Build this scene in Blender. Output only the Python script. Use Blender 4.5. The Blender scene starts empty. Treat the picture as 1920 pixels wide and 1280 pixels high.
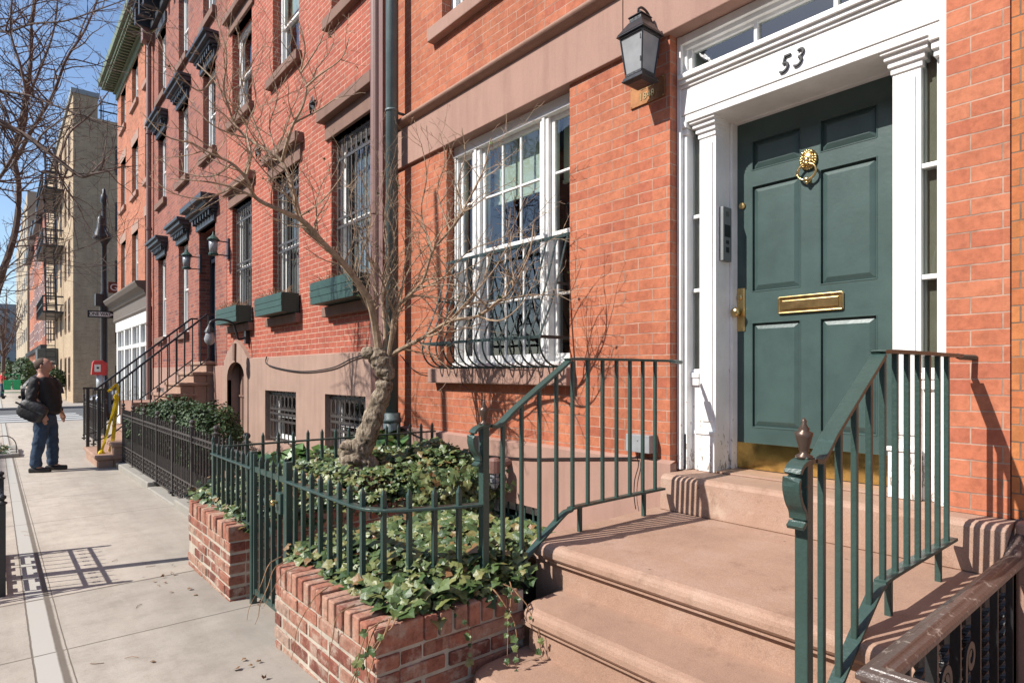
import bpy, bmesh, math, random
from mathutils import Vector, Matrix, noise
random.seed(7)
R = random.random
def U(a, b): return a + (b - a) * random.random()
scn = bpy.context.scene
COL = scn.collection
# ------------------------------------------------------------------ camera
F = 1151.6; EYE = 1.4; YAW = math.radians(40.05)
S = math.sin(YAW); C = math.cos(YAW)
cam = bpy.data.cameras.new('camera'); camo = bpy.data.objects.new('camera', cam); COL.objects.link(camo)
camo.location = (0, 0, EYE); camo.rotation_euler = (math.pi / 2, 0, -YAW)
cam.sensor_width = 36; cam.lens = F / 1920 * 36; cam.shift_y = 59 / 1920; cam.clip_end = 2000; cam.clip_start = 0.05
scn.camera = camo
# ------------------------------------------------------------------ light
SUN = Vector((1.0, -0.30, -0.95)).normalized()
w = bpy.data.worlds.new('World'); scn.world = w; w.use_nodes = True
nt = w.node_tree; sky = nt.nodes.new('ShaderNodeTexSky'); sky.sky_type = 'NISHITA'; sky.sun_disc = False
sky.sun_elevation = math.asin(-SUN.z); sky.sun_rotation = math.atan2(-SUN.x, -SUN.y)
sky.air_density = 1.0; sky.dust_density = 0.8; sky.ozone_density = 3.0
bg = nt.nodes['Background']; bg.inputs['Strength'].default_value = 0.132
nt.links.new(sky.outputs[0], bg.inputs[0])
sl = bpy.data.lights.new('sun', 'SUN'); sl.energy = 5.0; sl.angle = math.radians(0.5); sl.color = (1, .955, .89)
so = bpy.data.objects.new('sun', sl); COL.objects.link(so)
so.rotation_euler = SUN.to_track_quat('-Z', 'Y').to_euler()
vs = scn.view_settings; vs.view_transform = 'Standard'; vs.look = 'None'; vs.exposure = 0.50; vs.gamma = 1
# ------------------------------------------------------------------ pixel -> real place on a known plane
def rat(px): t = (px - 960) / F; return S + t * C, C - t * S
def onX(px, py, X): a, b = rat(px); z = X / a; return Vector((X, z * b, EYE - (py - 699) / F * z))
def onY(px, py, Y): a, b = rat(px); z = Y / b; return Vector((z * a, Y, EYE - (py - 699) / F * z))
def onD(px, py, z): a, b = rat(px); return Vector((z * a, z * b, EYE - (py - 699) / F * z))
GP = [(-40, .11), (2.5, .11), (3.9, .04), (12, -.10), (20, -.20), (400, -.20)]
def gz(y):
    for (a, za), (b, zb) in zip(GP, GP[1:]):
        if y <= b: return za + (zb - za) * (y - a) / (b - a)
    return -.2
# ------------------------------------------------------------------ objects
LOC = {}
def link(o, parent=None):
    COL.objects.link(o)
    if parent: o.parent = parent
    return o
def tag(o, label=None, cat=None, group=None, kind=None):
    if label: o['label'] = label
    if cat: o['category'] = cat
    if group: o['group'] = group
    if kind: o['kind'] = kind
    return o
def thing(name, label, cat, loc=(0, 0, 0), group=None):
    o = bpy.data.objects.new(name, None); o.empty_display_size = .1; o.location = loc; link(o)
    LOC[o.name] = Vector(loc); return tag(o, label, cat, group)
def dup(root, loc, label=None):
    r = root.copy(); COL.objects.link(r); r.location = loc
    if label: r['label'] = label
    for ch in list(root.children):
        c = ch.copy(); COL.objects.link(c); c.parent = r
        for g in list(ch.children):
            d = g.copy(); COL.objects.link(d); d.parent = c
    return r
class MB:
    def __init__(s): s.v = []; s.f = []
    def add(s, vs, fs):
        n = len(s.v); s.v += [Vector(v) for v in vs]; s.f += [tuple(i + n for i in f) for f in fs]; return s
    def box(s, x0, x1, y0, y1, z0, z1):
        return s.add([(x0, y0, z0), (x1, y0, z0), (x1, y1, z0), (x0, y1, z0), (x0, y0, z1), (x1, y0, z1), (x1, y1, z1), (x0, y1, z1)],
                     [(0, 3, 2, 1), (4, 5, 6, 7), (0, 1, 5, 4), (1, 2, 6, 5), (2, 3, 7, 6), (3, 0, 4, 7)])
    def obox(s, c, u, v, w_):   # centre, three half vectors
        c, u, v, w_ = Vector(c), Vector(u), Vector(v), Vector(w_)
        return s.add([c + a * u + b * v + d * w_ for d in (-1, 1) for a, b in ((-1, -1), (1, -1), (1, 1), (-1, 1))],
                     [(0, 3, 2, 1), (4, 5, 6, 7), (0, 1, 5, 4), (1, 2, 6, 5), (2, 3, 7, 6), (3, 0, 4, 7)])
    def prism(s, pts, d):       # polygon of 3-D points swept by vector d
        n = len(pts); d = Vector(d); pts = [Vector(p) for p in pts]
        return s.add(pts + [p + d for p in pts], [tuple(range(n))[::-1], tuple(range(n, 2 * n))] + [(i, (i + 1) % n, n + (i + 1) % n, n + i) for i in range(n)])
    def tube(s, path, r, n=6, up=(0, 0, 1), caps=True, flat=None):
        path = [Vector(p) for p in path]; m = len(path)
        rr = r if isinstance(r, (list, tuple)) else [r] * m
        vs = []; up = Vector(up); 
        for i, p in enumerate(path):
            t = (path[min(i + 1, m - 1)] - path[max(i - 1, 0)]); t = t.normalized() if t.length > 1e-9 else Vector((0, 0, 1))
            a = t.cross(up)
            if a.length < .05: a = t.cross(Vector((1, .3, 0)))
            a.normalize(); b = a.cross(t)
            for k in range(n):
                q = 2 * math.pi * k / n + math.pi / n
                ra, rb = (rr[i], rr[i]) if flat is None else (flat[0] * 1.4142, flat[1] * 1.4142)
                vs.append(p + a * (math.cos(q) * ra) + b * (math.sin(q) * rb))
        fs = [(i * n + k, i * n + (k + 1) % n, (i + 1) * n + (k + 1) % n, (i + 1) * n + k) for i in range(m - 1) for k in range(n)]
        if caps: fs += [tuple(range(n))[::-1], tuple(range((m - 1) * n, m * n))]
        return s.add(vs, fs)
    def bar(s, a, b, w_, h, up=(0, 0, 1)): return s.tube([a, b], 1, 4, up, True, (w_ / 2, h / 2))
    def lathe(s, c, prof, n=12, axis=(0, 0, 1)):
        ax = Vector(axis).normalized(); a = ax.orthogonal().normalized(); b = ax.cross(a); c = Vector(c)
        vs = [c + ax * z + (a * math.cos(2 * math.pi * k / n) + b * math.sin(2 * math.pi * k / n)) * r for r, z in prof for k in range(n)]
        m = len(prof)
        fs = [(i * n + k, i * n + (k + 1) % n, (i + 1) * n + (k + 1) % n, (i + 1) * n + k) for i in range(m - 1) for k in range(n)]
        return s.add(vs, fs + [tuple(range(n))[::-1], tuple(range((m - 1) * n, m * n))])
    def ball(s, c, r, n=10):
        k = max(4, n // 2 + 1)
        r = Vector(r) if hasattr(r, '__len__') else Vector((r, r, r)); c = Vector(c)
        m0 = len(s.v); s.lathe((0, 0, 0), [(math.sin(math.pi * i / k) + 1e-4, -math.cos(math.pi * i / k)) for i in range(k + 1)], n)
        for i in range(m0, len(s.v)): s.v[i] = c + Vector((s.v[i].x * r.x, s.v[i].y * r.y, s.v[i].z * r.z))
        return s
    def grid(s, ys, zs, X, holes, depth=0, back=False):  # wall in a plane of constant X facing -X, with real openings
        Y = sorted(set([round(y, 5) for y in ys] + [round(h, 5) for o in holes for h in o[:2]])); Z = sorted(set([round(z, 5) for z in zs] + [round(h, 5) for o in holes for h in o[2:4]]))
        Y = [y for y in Y if min(ys) - 1e-6 <= y <= max(ys) + 1e-6]; Z = [z for z in Z if min(zs) - 1e-6 <= z <= max(zs) + 1e-6]
        for y0, y1 in zip(Y, Y[1:]):
            for z0, z1 in zip(Z, Z[1:]):
                my, mz = (y0 + y1) / 2, (z0 + z1) / 2
                if any(o[0] < my < o[1] and o[2] < mz < o[3] for o in holes): continue
                s.add([(X, y0, z0), (X, y1, z0), (X, y1, z1), (X, y0, z1)], [(3, 2, 1, 0)])
        if depth:
            for a, b, c, d in [o[:4] for o in holes]:
                if a < min(ys) or b > max(ys): continue
                D = X + depth
                s.add([(X, a, c), (X, b, c), (X, b, d), (X, a, d), (D, a, c), (D, b, c), (D, b, d), (D, a, d)], [(0, 1, 5, 4), (1, 2, 6, 5), (2, 3, 7, 6), (3, 0, 4, 7)])
        return s
    def build(s, name, mat, parent=None, smooth=False, bevel=0, seg=2, sub=0):
        off = Vector((0, 0, 0)); p = parent
        if p: off = LOC[p.name]
        me = bpy.data.meshes.new(name); me.from_pydata([tuple(v - off) for v in s.v], [], s.f); me.update()
        me.materials.append(mat); o = bpy.data.objects.new(name, me); link(o, parent); LOC[o.name] = off
        if smooth:
            me.polygons.foreach_set('use_smooth', [True] * len(me.polygons))
        if bevel:
            b = o.modifiers.new('bevel', 'BEVEL'); b.width = bevel; b.segments = seg; b.limit_method = 'ANGLE'; b.angle_limit = math.radians(40)
        if sub: m = o.modifiers.new('sub', 'SUBSURF'); m.levels = sub; m.render_levels = sub
        return o
def text(mb, s, size, at, facing='X', ext=.003, shear=0, align='CENTER', bold=0, sx=1, tilt=0):
    cu = bpy.data.curves.new('lettering', 'FONT'); cu.body = s; cu.size = size; cu.extrude = ext; cu.shear = shear; cu.align_x = align; cu.align_y = 'CENTER'; cu.offset = bold
    cu.resolution_u = 4
    o = bpy.data.objects.new('lettering', cu); COL.objects.link(o); bpy.context.view_layer.update()
    me = o.evaluated_get(bpy.context.evaluated_depsgraph_get()).to_mesh()
    at = Vector(at); ct, st = math.cos(tilt), math.sin(tilt)
    def cv(v):
        x, y, z = v.x * sx, v.y, v.z
        x, y = x * ct - y * st, x * st + y * ct
        return at + (Vector((-z, -x, y)) if facing == 'X' else Vector((x, -z, y)))
    mb.add([cv(v.co) for v in me.vertices], [tuple(p.vertices) for p in me.polygons])
    o.to_mesh_clear(); bpy.data.objects.remove(o); bpy.data.curves.remove(cu)
# ------------------------------------------------------------------ materials
class N:
    def __init__(s, name):
        s.m = bpy.data.materials.new(name); s.m.use_nodes = True; s.t = s.m.node_tree; s.b = s.t.nodes['Principled BSDF']
    def n(s, typ, **k):
        o = s.t.nodes.new('ShaderNode' + typ)
        for a, v in k.items():
            if a[0] == '_': o.inputs[a[1:].replace('_', ' ')].default_value = v
            else: setattr(o, a, v)
        return o
    def l(s, a, b): s.t.links.new(a, b); return s
    def pos(s): return s.n('NewGeometry').outputs['Position']
    def noise(s, scale, detail=4, rough=.6, vec=None, dist=0):
        o = s.n('TexNoise', _Scale=scale, _Detail=detail, _Roughness=rough, _Distortion=dist); s.l(vec or s.pos(), o.inputs['Vector']); return o.outputs['Fac']
    def ramp(s, fac, stops):
        o = s.n('ValToRGB'); e = o.color_ramp.elements
        while len(e) < len(stops): e.new(.5)
        for i, (p, c) in enumerate(stops): e[i].position = p; e[i].color = (*c, 1) if len(c) == 3 else c
        s.l(fac, o.inputs[0]); return o.outputs[0]
    def mix(s, fac, a, b, mode='MIX'):
        o = s.n('Mix', data_type='RGBA', blend_type=mode)
        for i, v in ((0, fac), (6, a), (7, b)):
            if isinstance(v, (int, float)): o.inputs[i].default_value = v
            elif isinstance(v, tuple): o.inputs[i].default_value = (*v, 1) if len(v) == 3 else v
            else: s.l(v, o.inputs[i])
        return o.outputs[2]
    def math(s, op, a, b=0, c=0):
        o = s.n('Math', operation=op)
        for i, v in enumerate((a, b, c)):
            if isinstance(v, (int, float)): o.inputs[i].default_value = v
            else: s.l(v, o.inputs[i])
        return o.outputs[0]
    def bump(s, h, strength=.3, dist=.01, prev=None):
        o = s.n('Bump', _Strength=strength, _Distance=dist); s.l(h, o.inputs['Height'])
        if prev: s.l(prev, o.inputs['Normal'])
        s.l(o.outputs[0], s.b.inputs['Normal']); return o.outputs[0]
    def fin(s, col, rough=.8, metal=0, spec=.4):
        if isinstance(col, tuple): s.b.inputs['Base Color'].default_value = (*col, 1)
        else: s.l(col, s.b.inputs['Base Color'])
        if isinstance(rough, (int, float)): s.b.inputs['Roughness'].default_value = rough
        else: s.l(rough, s.b.inputs['Roughness'])
        s.b.inputs['Metallic'].default_value = metal; s.b.inputs['Specular IOR Level'].default_value = spec
        return s.m
GK = .82   # shade of masonry, soil and plants
def mul(c, k): return tuple(min(1, x * k) for x in c)
def plain(name, c, rough=.6, metal=0, var=.15, sc=8, bump=.15, bd=.002, fine=150, dirt=None, spec=.4):
    c = mul(c, GK if not metal else 1)
    m = N(name); a = m.noise(sc, 5); col = m.ramp(a, [(.3, mul(c, 1 - var)), (.7, mul(c, 1 + var))])
    if dirt:
        d = m.noise(dirt[2] if len(dirt) > 2 else 3, 6, .7); col = m.mix(m.ramp(d, [(dirt[1], (0, 0, 0)), (dirt[1] + .12, (1, 1, 1))]), col, dirt[0])
    if bump: m.bump(m.noise(fine, 3), bump, bd)
    return m.fin(col, rough, metal, spec)
def brick(name, c1, c2, mortar, bh=.0665, bw=.212, ms=.0045, bias=0, dark=None, patch=None, off=(0, 0)):
    c1, c2, mortar = mul(c1, GK), mul(c2, GK), mul(mortar, GK); dark = mul(dark, GK) if dark else None; patch = mul(patch, GK) if patch else None
    m = N(name); p = m.pos(); sp = m.n('SeparateXYZ'); m.l(p, sp.inputs[0])
    wob = m.math('ADD', m.math('MULTIPLY', m.math('SUBTRACT', m.noise(3.5, 2), .5), .012), m.math('MULTIPLY', m.math('SUBTRACT', m.noise(19, 2), .5), .004))
    u = m.math('ADD', m.math('ADD', sp.outputs[0], sp.outputs[1]), off[0]); v = m.math('ADD', m.math('ADD', sp.outputs[2], wob), off[1])
    cb = m.n('CombineXYZ'); m.l(u, cb.inputs[0]); m.l(v, cb.inputs[1])
    def bt(ca, cbb, mo, bias=0):
        b = m.n('TexBrick', offset=.5, offset_frequency=2, squash=1.0, _Scale=1.0); b.inputs['Brick Width'].default_value = bw; b.inputs['Row Height'].default_value = bh
        b.inputs['Mortar Size'].default_value = ms; b.inputs['Mortar Smooth'].default_value = .35; b.inputs['Bias'].default_value = bias
        b.inputs['Color1'].default_value = (*ca, 1); b.inputs['Color2'].default_value = (*cbb, 1); b.inputs['Mortar'].default_value = (*mo, 1)
        m.l(cb.outputs[0], b.inputs['Vector']); return b
    b = bt(c1, c2, mul(c1, .9), bias)
    # a second random value for each single brick
    ru = m.math('FLOOR', m.math('DIVIDE', v, bh)); sh = m.math('MULTIPLY', m.math('MODULO', m.math('ABSOLUTE', ru), 2), .5)
    cu = m.math('FLOOR', m.math('ADD', m.math('DIVIDE', u, bw), sh)); c2n = m.n('CombineXYZ'); m.l(cu, c2n.inputs[0]); m.l(ru, c2n.inputs[1])
    wn = m.n('TexWhiteNoise', noise_dimensions='2D'); m.l(c2n.outputs[0], wn.inputs['Vector'])
    col = m.mix(m.ramp(wn.outputs['Value'], [(.72, (0, 0, 0)), (1, (.8, .8, .8))]), b.outputs['Color'], dark or mul(c1, .62))
    col = m.mix(.55, col, m.ramp(m.noise(1.1, 4), [(.3, (.62, .62, .62)), (.7, (1.0, 1.0, 1.0))]), 'MULTIPLY')
    col = m.mix(.75, col, m.ramp(m.noise(28, 5, .7), [(.28, (.62, .6, .6)), (.55, (1, 1, 1)), (.8, (1.22, 1.2, 1.15))]), 'MULTIPLY')
    mq = m.n('Mapping'); mq.inputs['Scale'].default_value = (1, 1, .22); m.l(p, mq.inputs[0]); col = m.mix(.6, col, m.ramp(m.noise(2.2, 7, .72, mq.outputs[0]), [(.32, (.68, .64, .63)), (.52, (1, 1, 1)), (.75, (1.1, 1.1, 1.08))]), 'MULTIPLY')
    if patch: col = m.mix(m.ramp(m.noise(4.2, 5, .65), [(.66, (0, 0, 0)), (.72, (.55, .55, .55))]), col, patch)
    mo = m.mix(m.ramp(m.noise(9, 4), [(.35, (0, 0, 0)), (.62, (1, 1, 1))]), mul(mortar, .55), mortar)
    col = m.mix(b.outputs['Fac'], col, mo)
    inv = m.math('SUBTRACT', 1, b.outputs['Fac'])
    h = m.math('ADD', inv, m.math('MULTIPLY', m.noise(70, 4), .5)); m.bump(h, .55, .004)
    return m.fin(col, .85, 0, .25)
M = {}
M['brick53'] = brick('orange_brick', (.55, .176, .094), (.60, .218, .118), (.56, .36, .27), off=(.05, .02), dark=(.46, .135, .08), patch=(.62, .28, .16), ms=.0036)
M['brick53_pier'] = M['brick53']
M['brick0'] = brick('bright_orange_brick', (.62, .235, .085), (.56, .18, .075), (.30, .2, .14), off=(.1, .0), ms=.0035, patch=(.68, .30, .12))
M['brick2'] = brick('salmon_brick', (.48, .125, .080), (.54, .155, .098), (.66, .46, .34), off=(.0, .03), dark=(.43, .11, .075), ms=.0055)
M['brick3'] = brick('mottled_brick', (.36, .125, .092), (.44, .16, .11), (.42, .30, .24), dark=(.17, .08, .078), ms=.005)
M['brick4'] = brick('light_orange_brick', (.56, .185, .10), (.62, .22, .12), (.60, .40, .28), ms=.006)
M['tanbrick'] = brick('tan_brick', (.56, .42, .27), (.60, .46, .30), (.46, .36, .25), dark=(.46, .34, .22), bh=.075, bw=.25)
M['farred'] = brick('distant_red_brick', (.46, .15, .09), (.40, .13, .09), (.45, .3, .22))
def stone(name, c, sp=.2, var=.12, rough=.82, streak=True):
    c = mul(c, GK)
    m = N(name); a = m.noise(2.2, 6, .65); col = m.ramp(a, [(.28, mul(c, 1 - var)), (.72, mul(c, 1 + var))])
    col = m.mix(sp, col, m.ramp(m.noise(240, 2, .6), [(.38, (.35, .33, .32)), (.5, (1, 1, 1)), (.68, (1.5, 1.45, 1.4))]), 'MULTIPLY')
    if streak:
        p = m.pos(); mp = m.n('Mapping'); mp.inputs['Scale'].default_value = (5, 5, .6); m.l(p, mp.inputs[0])
        col = m.mix(.5, col, m.ramp(m.noise(1.4, 6, .7, mp.outputs[0]), [(.34, (.72, .70, .69)), (.55, (1, 1, 1))]), 'MULTIPLY')
    m.bump(m.noise(160, 4, .7), .3, .003); return m.fin(col, rough, 0, .25)
M['stone'] = stone('brownstone', (.40, .24, .18)); M['step'] = None
def stepstone():
    c = mul((.42, .265, .19), GK); m = N('worn_brownstone_step'); col = m.ramp(m.noise(1.7, 7, .7), [(.3, mul(c, .80)), (.52, c), (.72, mul((.43, .30, .235), GK * 1.12))])
    col = m.mix(.8, col, m.ramp(m.noise(6, 8, .78), [(.30, (.66, .63, .60)), (.46, (1, 1, 1))]), 'MULTIPLY')
    col = m.mix(.28, col, m.ramp(m.noise(260, 2, .6), [(.36, (.45, .42, .40)), (.5, (1, 1, 1)), (.68, (1.5, 1.45, 1.4))]), 'MULTIPLY')
    col = m.mix(m.ramp(m.noise(3.3, 8, .7), [(.63, (0, 0, 0)), (.70, (.5, .5, .5))]), col, mul((.62, .47, .36), GK))
    vo = m.n('TexVoronoi', feature='F1', _Scale=5.5, _Randomness=1); m.l(m.pos(), vo.inputs['Vector']); d = m.math('ADD', vo.outputs['Distance'], m.math('MULTIPLY', m.noise(60, 2), .05))
    col = m.mix(m.ramp(d, [(.055, (.85, .85, .85)), (.065, (0, 0, 0))]), col, (.13, .085, .065))
    h = m.math('ADD', m.math('MULTIPLY', m.noise(150, 4, .7), .4), m.math('MULTIPLY', m.noise(9, 6, .7), 1.6)); m.bump(h, .5, .006); return m.fin(col, .74, 0, .3)
M['stucco'] = stone('brown_stucco', (.42, .255, .20), .12, .08)
M['step'] = stepstone()
M['lintel'] = stone('dark_brownstone', (.25, .15, .115), .15)
M['stucco_pale'] = stone('pale_stucco', (.42, .28, .22), .1)
def paint(name, c, rough=.4, chip=None, thr=.7, streaky=.0):
    m = N(name); col = m.ramp(m.noise(6, 5), [(.3, mul(c, .9)), (.7, mul(c, 1.06))])
    if chip: col = m.mix(m.ramp(m.noise(22, 6, .75), [(thr, (0, 0, 0)), (thr + .03, (1, 1, 1))]), col, chip)
    if name == 'white_paint':
        sp = m.n('SeparateXYZ'); m.l(m.pos(), sp.inputs[0]); mr = m.n('MapRange'); mr.inputs[1].default_value = .8; mr.inputs[2].default_value = 1.35; mr.inputs[3].default_value = .17; mr.inputs[4].default_value = 0; m.l(sp.outputs[2], mr.inputs[0])
        mp = m.n('Mapping'); mp.inputs['Scale'].default_value = (1, 1, .4); m.l(m.pos(), mp.inputs[0])
        col = m.mix(m.ramp(m.math('ADD', m.noise(36, 6, .7, mp.outputs[0]), mr.outputs[0]), [(.70, (0, 0, 0)), (.715, (1, 1, 1))]), col, (.33, .29, .25))
        col = m.mix(.55, col, m.ramp(m.noise(4, 7, .75, mp.outputs[0]), [(.3, (.80, .78, .74)), (.55, (1, 1, 1))]), 'MULTIPLY')
    if streaky: col = m.mix(streaky, col, m.ramp(m.noise(3, 6, .7), [(.3, (.6, .62, .62)), (.6, (1, 1, 1))]), 'MULTIPLY')
    lump = 'iron' in name
    m.bump(m.noise(55 if lump else 45, 4), .7 if lump else .3, .004 if lump else .002); return m.fin(col, rough, 0, .5)
M['white'] = paint('white_paint', (.80, .79, .77), .45, (.42, .38, .33), .74)
M['white2'] = paint('white_window_paint', (.74, .73, .70), .5)
M['doorgreen'] = paint('dark_green_gloss_paint', (.052, .086, .080), .33, None, .7, .35)
M['irongreen'] = paint('green_painted_iron', (.034, .066, .056), .36, (.12, .055, .035), .70, .3)
M['ironblack'] = paint('black_painted_iron', (.022, .022, .024), .38, (.06, .045, .04), .76)
M['irongrey'] = paint('weathered_black_iron', (.060, .052, .048), .45)
M['railbrown'] = paint('worn_brown_iron', (.085, .060, .052), .32, (.24, .20, .17), .58)
M['finial'] = plain('dark_bronze', (.09, .06, .045), .35, .4)
M['lead'] = paint('grey_green_downspout', (.10, .135, .135), .45, None, .7, .5)
M['pipebrown'] = paint('brown_downspout', (.20, .105, .085), .5, (.12, .07, .05), .66)
M['cornice'] = paint('black_cornice_paint', (.035, .042, .050), .45)
M['greencornice'] = paint('sage_green_cornice', (.13, .165, .095), .6)
M['navydoor'] = paint('navy_door_paint', (.015, .022, .035), .35)
M['boxgreen'] = paint('green_window_box_paint', (.022, .062, .050), .55, (.10, .14, .12), .66)
M['irondark'] = paint('dark_green_iron', (.018, .036, .034), .45)
M['brass'] = plain('brass', (.62, .45, .20), .28, 1, .25, 20, .2, .001, 60)
M['kick'] = plain('brass_kick_plate', (.60, .43, .15), .16, 1, .3, 12, .4, .004, 6)
M['bronze'] = plain('bronze_plate', (.30, .14, .06), .45, .8, .25, 14)
M['dullsteel'] = plain('dull_grey_metal', (.20, .21, .21), .55, .4, .12)
M['steel'] = plain('grey_metal', (.42, .43, .43), .45, .6, .1)
M['paperwhite'] = plain('white_sticker', (.75, .75, .74), .6)
M['black'] = plain('black_plastic', (.015, .015, .017), .5)
M['asphalt'] = plain('asphalt', (.13, .13, .13), .9, 0, .15, 1.5, .4, .004, 90)
M['roadpaint'] = plain('white_road_paint', (.62, .62, .60), .8, 0, .1, 4, dirt=((.16, .16, .16), .62, 5))
M['kerb'] = stone('granite_kerb', (.36, .34, .32), .4, .1, .8, False)
M['bluestone'] = stone('bluestone_curb', (.35, .33, .29), .2, .12, .8, False)
M['soil'] = plain('soil', (.06, .04, .028), .95, 0, .5, 12, .8, .01, 40)
M['interior'] = plain('dark_room', (.03, .03, .032), .9, bump=0)
M['blind'] = plain('pale_roller_blind', (.75, .80, .66), .8, bump=0, var=.05)
M['curtain'] = plain('grey_curtain', (.36, .37, .38), .9, var=.3, sc=14)
M['red'] = plain('red_enamel', (.55, .03, .03), .35, 0, .08)
M['signbrown'] = plain('brown_street_sign', (.17, .045, .03), .5)
M['yellow'] = plain('yellow_tape', (.80, .56, .01), .45, 0, .06)
M['silver'] = plain('silver_car_paint', (.42, .44, .47), .25, .5, .03)
M['tyre'] = plain('tyre_rubber', (.02, .02, .02), .8)
M['lampwhite'] = plain('frosted_lamp_glass', (.34, .35, .36), .12, 0, .15, 10)
M['awning'] = plain('grey_awning_canvas', (.11, .12, .12), .8)
M['greybuild'] = plain('grey_panel', (.30, .33, .34), .7, sc=.4)
M['tanbuild'] = plain('tan_masonry', (.45, .36, .25), .8, sc=.4)
M['plasticgreen'] = plain('green_plastic', (.03, .42, .16), .4)
def glass():
    m = N('window_glass'); t = m.t; t.nodes.remove(m.b)
    g = m.n('BsdfGlossy', _Roughness=.01); g.inputs[0].default_value = (.95, .97, 1, 1); tr = m.n('BsdfTransparent'); tr.inputs[0].default_value = (.62, .68, .66, 1)
    fr = m.n('LayerWeight', _Blend=.5); f2 = m.math('MINIMUM', m.math('ADD', m.math('MULTIPLY', m.math('POWER', fr.outputs['Facing'], 4), .9), .11), .95)
    bp = m.n('Bump', _Strength=.12, _Distance=.02); m.l(m.noise(2.5, 2), bp.inputs['Height']); m.l(bp.outputs[0], g.inputs['Normal'])
    mx = m.n('MixShader'); m.l(f2, mx.inputs[0]); m.l(tr.outputs[0], mx.inputs[1]); m.l(g.outputs[0], mx.inputs[2])
    m.l(mx.outputs[0], t.nodes['Material Output'].inputs[0]); return m.m
M['glass'] = glass()
def island(name, stops, rough=.6, bumps=40, spec=.4, trans=0, tex=(.7, 1.15)):
    stops = [(p_, mul(c_, GK)) for p_, c_ in stops]; m = N(name); g = m.n('NewGeometry'); col = m.ramp(g.outputs['Random Per Island'], stops)
    col = m.mix(.8, col, m.ramp(m.noise(bumps, 4, .7), [(.3, (tex[0],) * 3), (.7, (tex[1],) * 3)]), 'MULTIPLY')
    m.bump(m.noise(bumps * 2, 4, .7), .5, .003)
    if trans: m.b.inputs['Transmission Weight'].default_value = 0; m.b.inputs['Subsurface Weight'].default_value = 0
    return m.fin(col, rough, 0, spec)
def oldbrick(name, stops):
    stops = [(p_, mul(c_, GK)) for p_, c_ in stops]; m = N(name); g = m.n('NewGeometry'); col = m.ramp(g.outputs['Random Per Island'], stops)
    col = m.mix(.9, col, m.ramp(m.noise(26, 6, .75), [(.28, (.42, .40, .40)), (.5, (.95, .95, .95)), (.75, (1.35, 1.3, 1.25))]), 'MULTIPLY')
    col = m.mix(m.ramp(m.noise(11, 7, .75), [(.50, (0, 0, 0)), (.66, (.75, .75, .75))]), col, (.44, .36, .29))
    col = m.mix(m.ramp(m.noise(7, 6, .7), [(.60, (0, 0, 0)), (.74, (.7, .7, .7))]), col, (.10, .075, .06))
    m.bump(m.noise(60, 6, .75), .9, .006); return m.fin(col, .95, 0, .15)
M['ivyleaf'] = island('ivy_leaf', [(0, (.035, .07, .018)), (.3, (.07, .12, .035)), (.6, (.12, .17, .055)), (.88, (.21, .23, .075)), (.95, (.22, .20, .07)), (1, (.24, .11, .04))], .40, 60, .5)
M['boxleaf'] = island('boxwood_leaf', [(0, (.018, .04, .01)), (.5, (.035, .075, .018)), (1, (.06, .11, .03))], .55, 60, .35)
M['shrubleaf'] = island('broad_leaf', [(0, (.03, .08, .02)), (.5, (.06, .15, .03)), (1, (.14, .24, .06))], .3, 60, .6)
M['deadleaf'] = island('dry_leaf', [(0, (.20, .10, .05)), (.5, (.30, .17, .09)), (1, (.45, .30, .18))], .8)
M['paverbrick'] = oldbrick('old_red_brick', [(0, (.17, .07, .055)), (.3, (.27, .10, .072)), (.55, (.35, .145, .10)), (.8, (.39, .215, .155)), (1, (.43, .30, .235))])
M['capbrick'] = oldbrick('old_cap_brick', [(0, (.36, .14, .095)), (.4, (.43, .19, .13)), (.75, (.50, .29, .21)), (1, (.28, .11, .08))])
M['mortar'] = plain('sandy_mortar', (.50, .44, .36), .95, 0, .18, 12, .8, .006, 90)
def bark():
    m = N('gnarled_bark'); p = m.pos(); mp = m.n('Mapping'); mp.inputs['Scale'].default_value = (1, 1, .35); m.l(p, mp.inputs[0])
    a = m.noise(34, 7, .75, mp.outputs[0], .8); col = m.ramp(a, [(.36, (.06, .042, .028)), (.50, (.25, .195, .14)), (.68, (.47, .40, .31))]); m.bump(a, 1, .018); return m.fin(col, .95, 0, .2)
M['bark'] = bark()
M['twig'] = plain('pale_brown_twig', (.38, .27, .18), .8, 0, .4, 30, .3, .002, 100)
M['twigdark'] = plain('dark_brown_twig', (.15, .105, .085), .8, 0, .45, 20, .3, .002, 100)
M['vine'] = plain('dry_vine', (.30, .17, .09), .8, 0, .3, 30)
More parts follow.
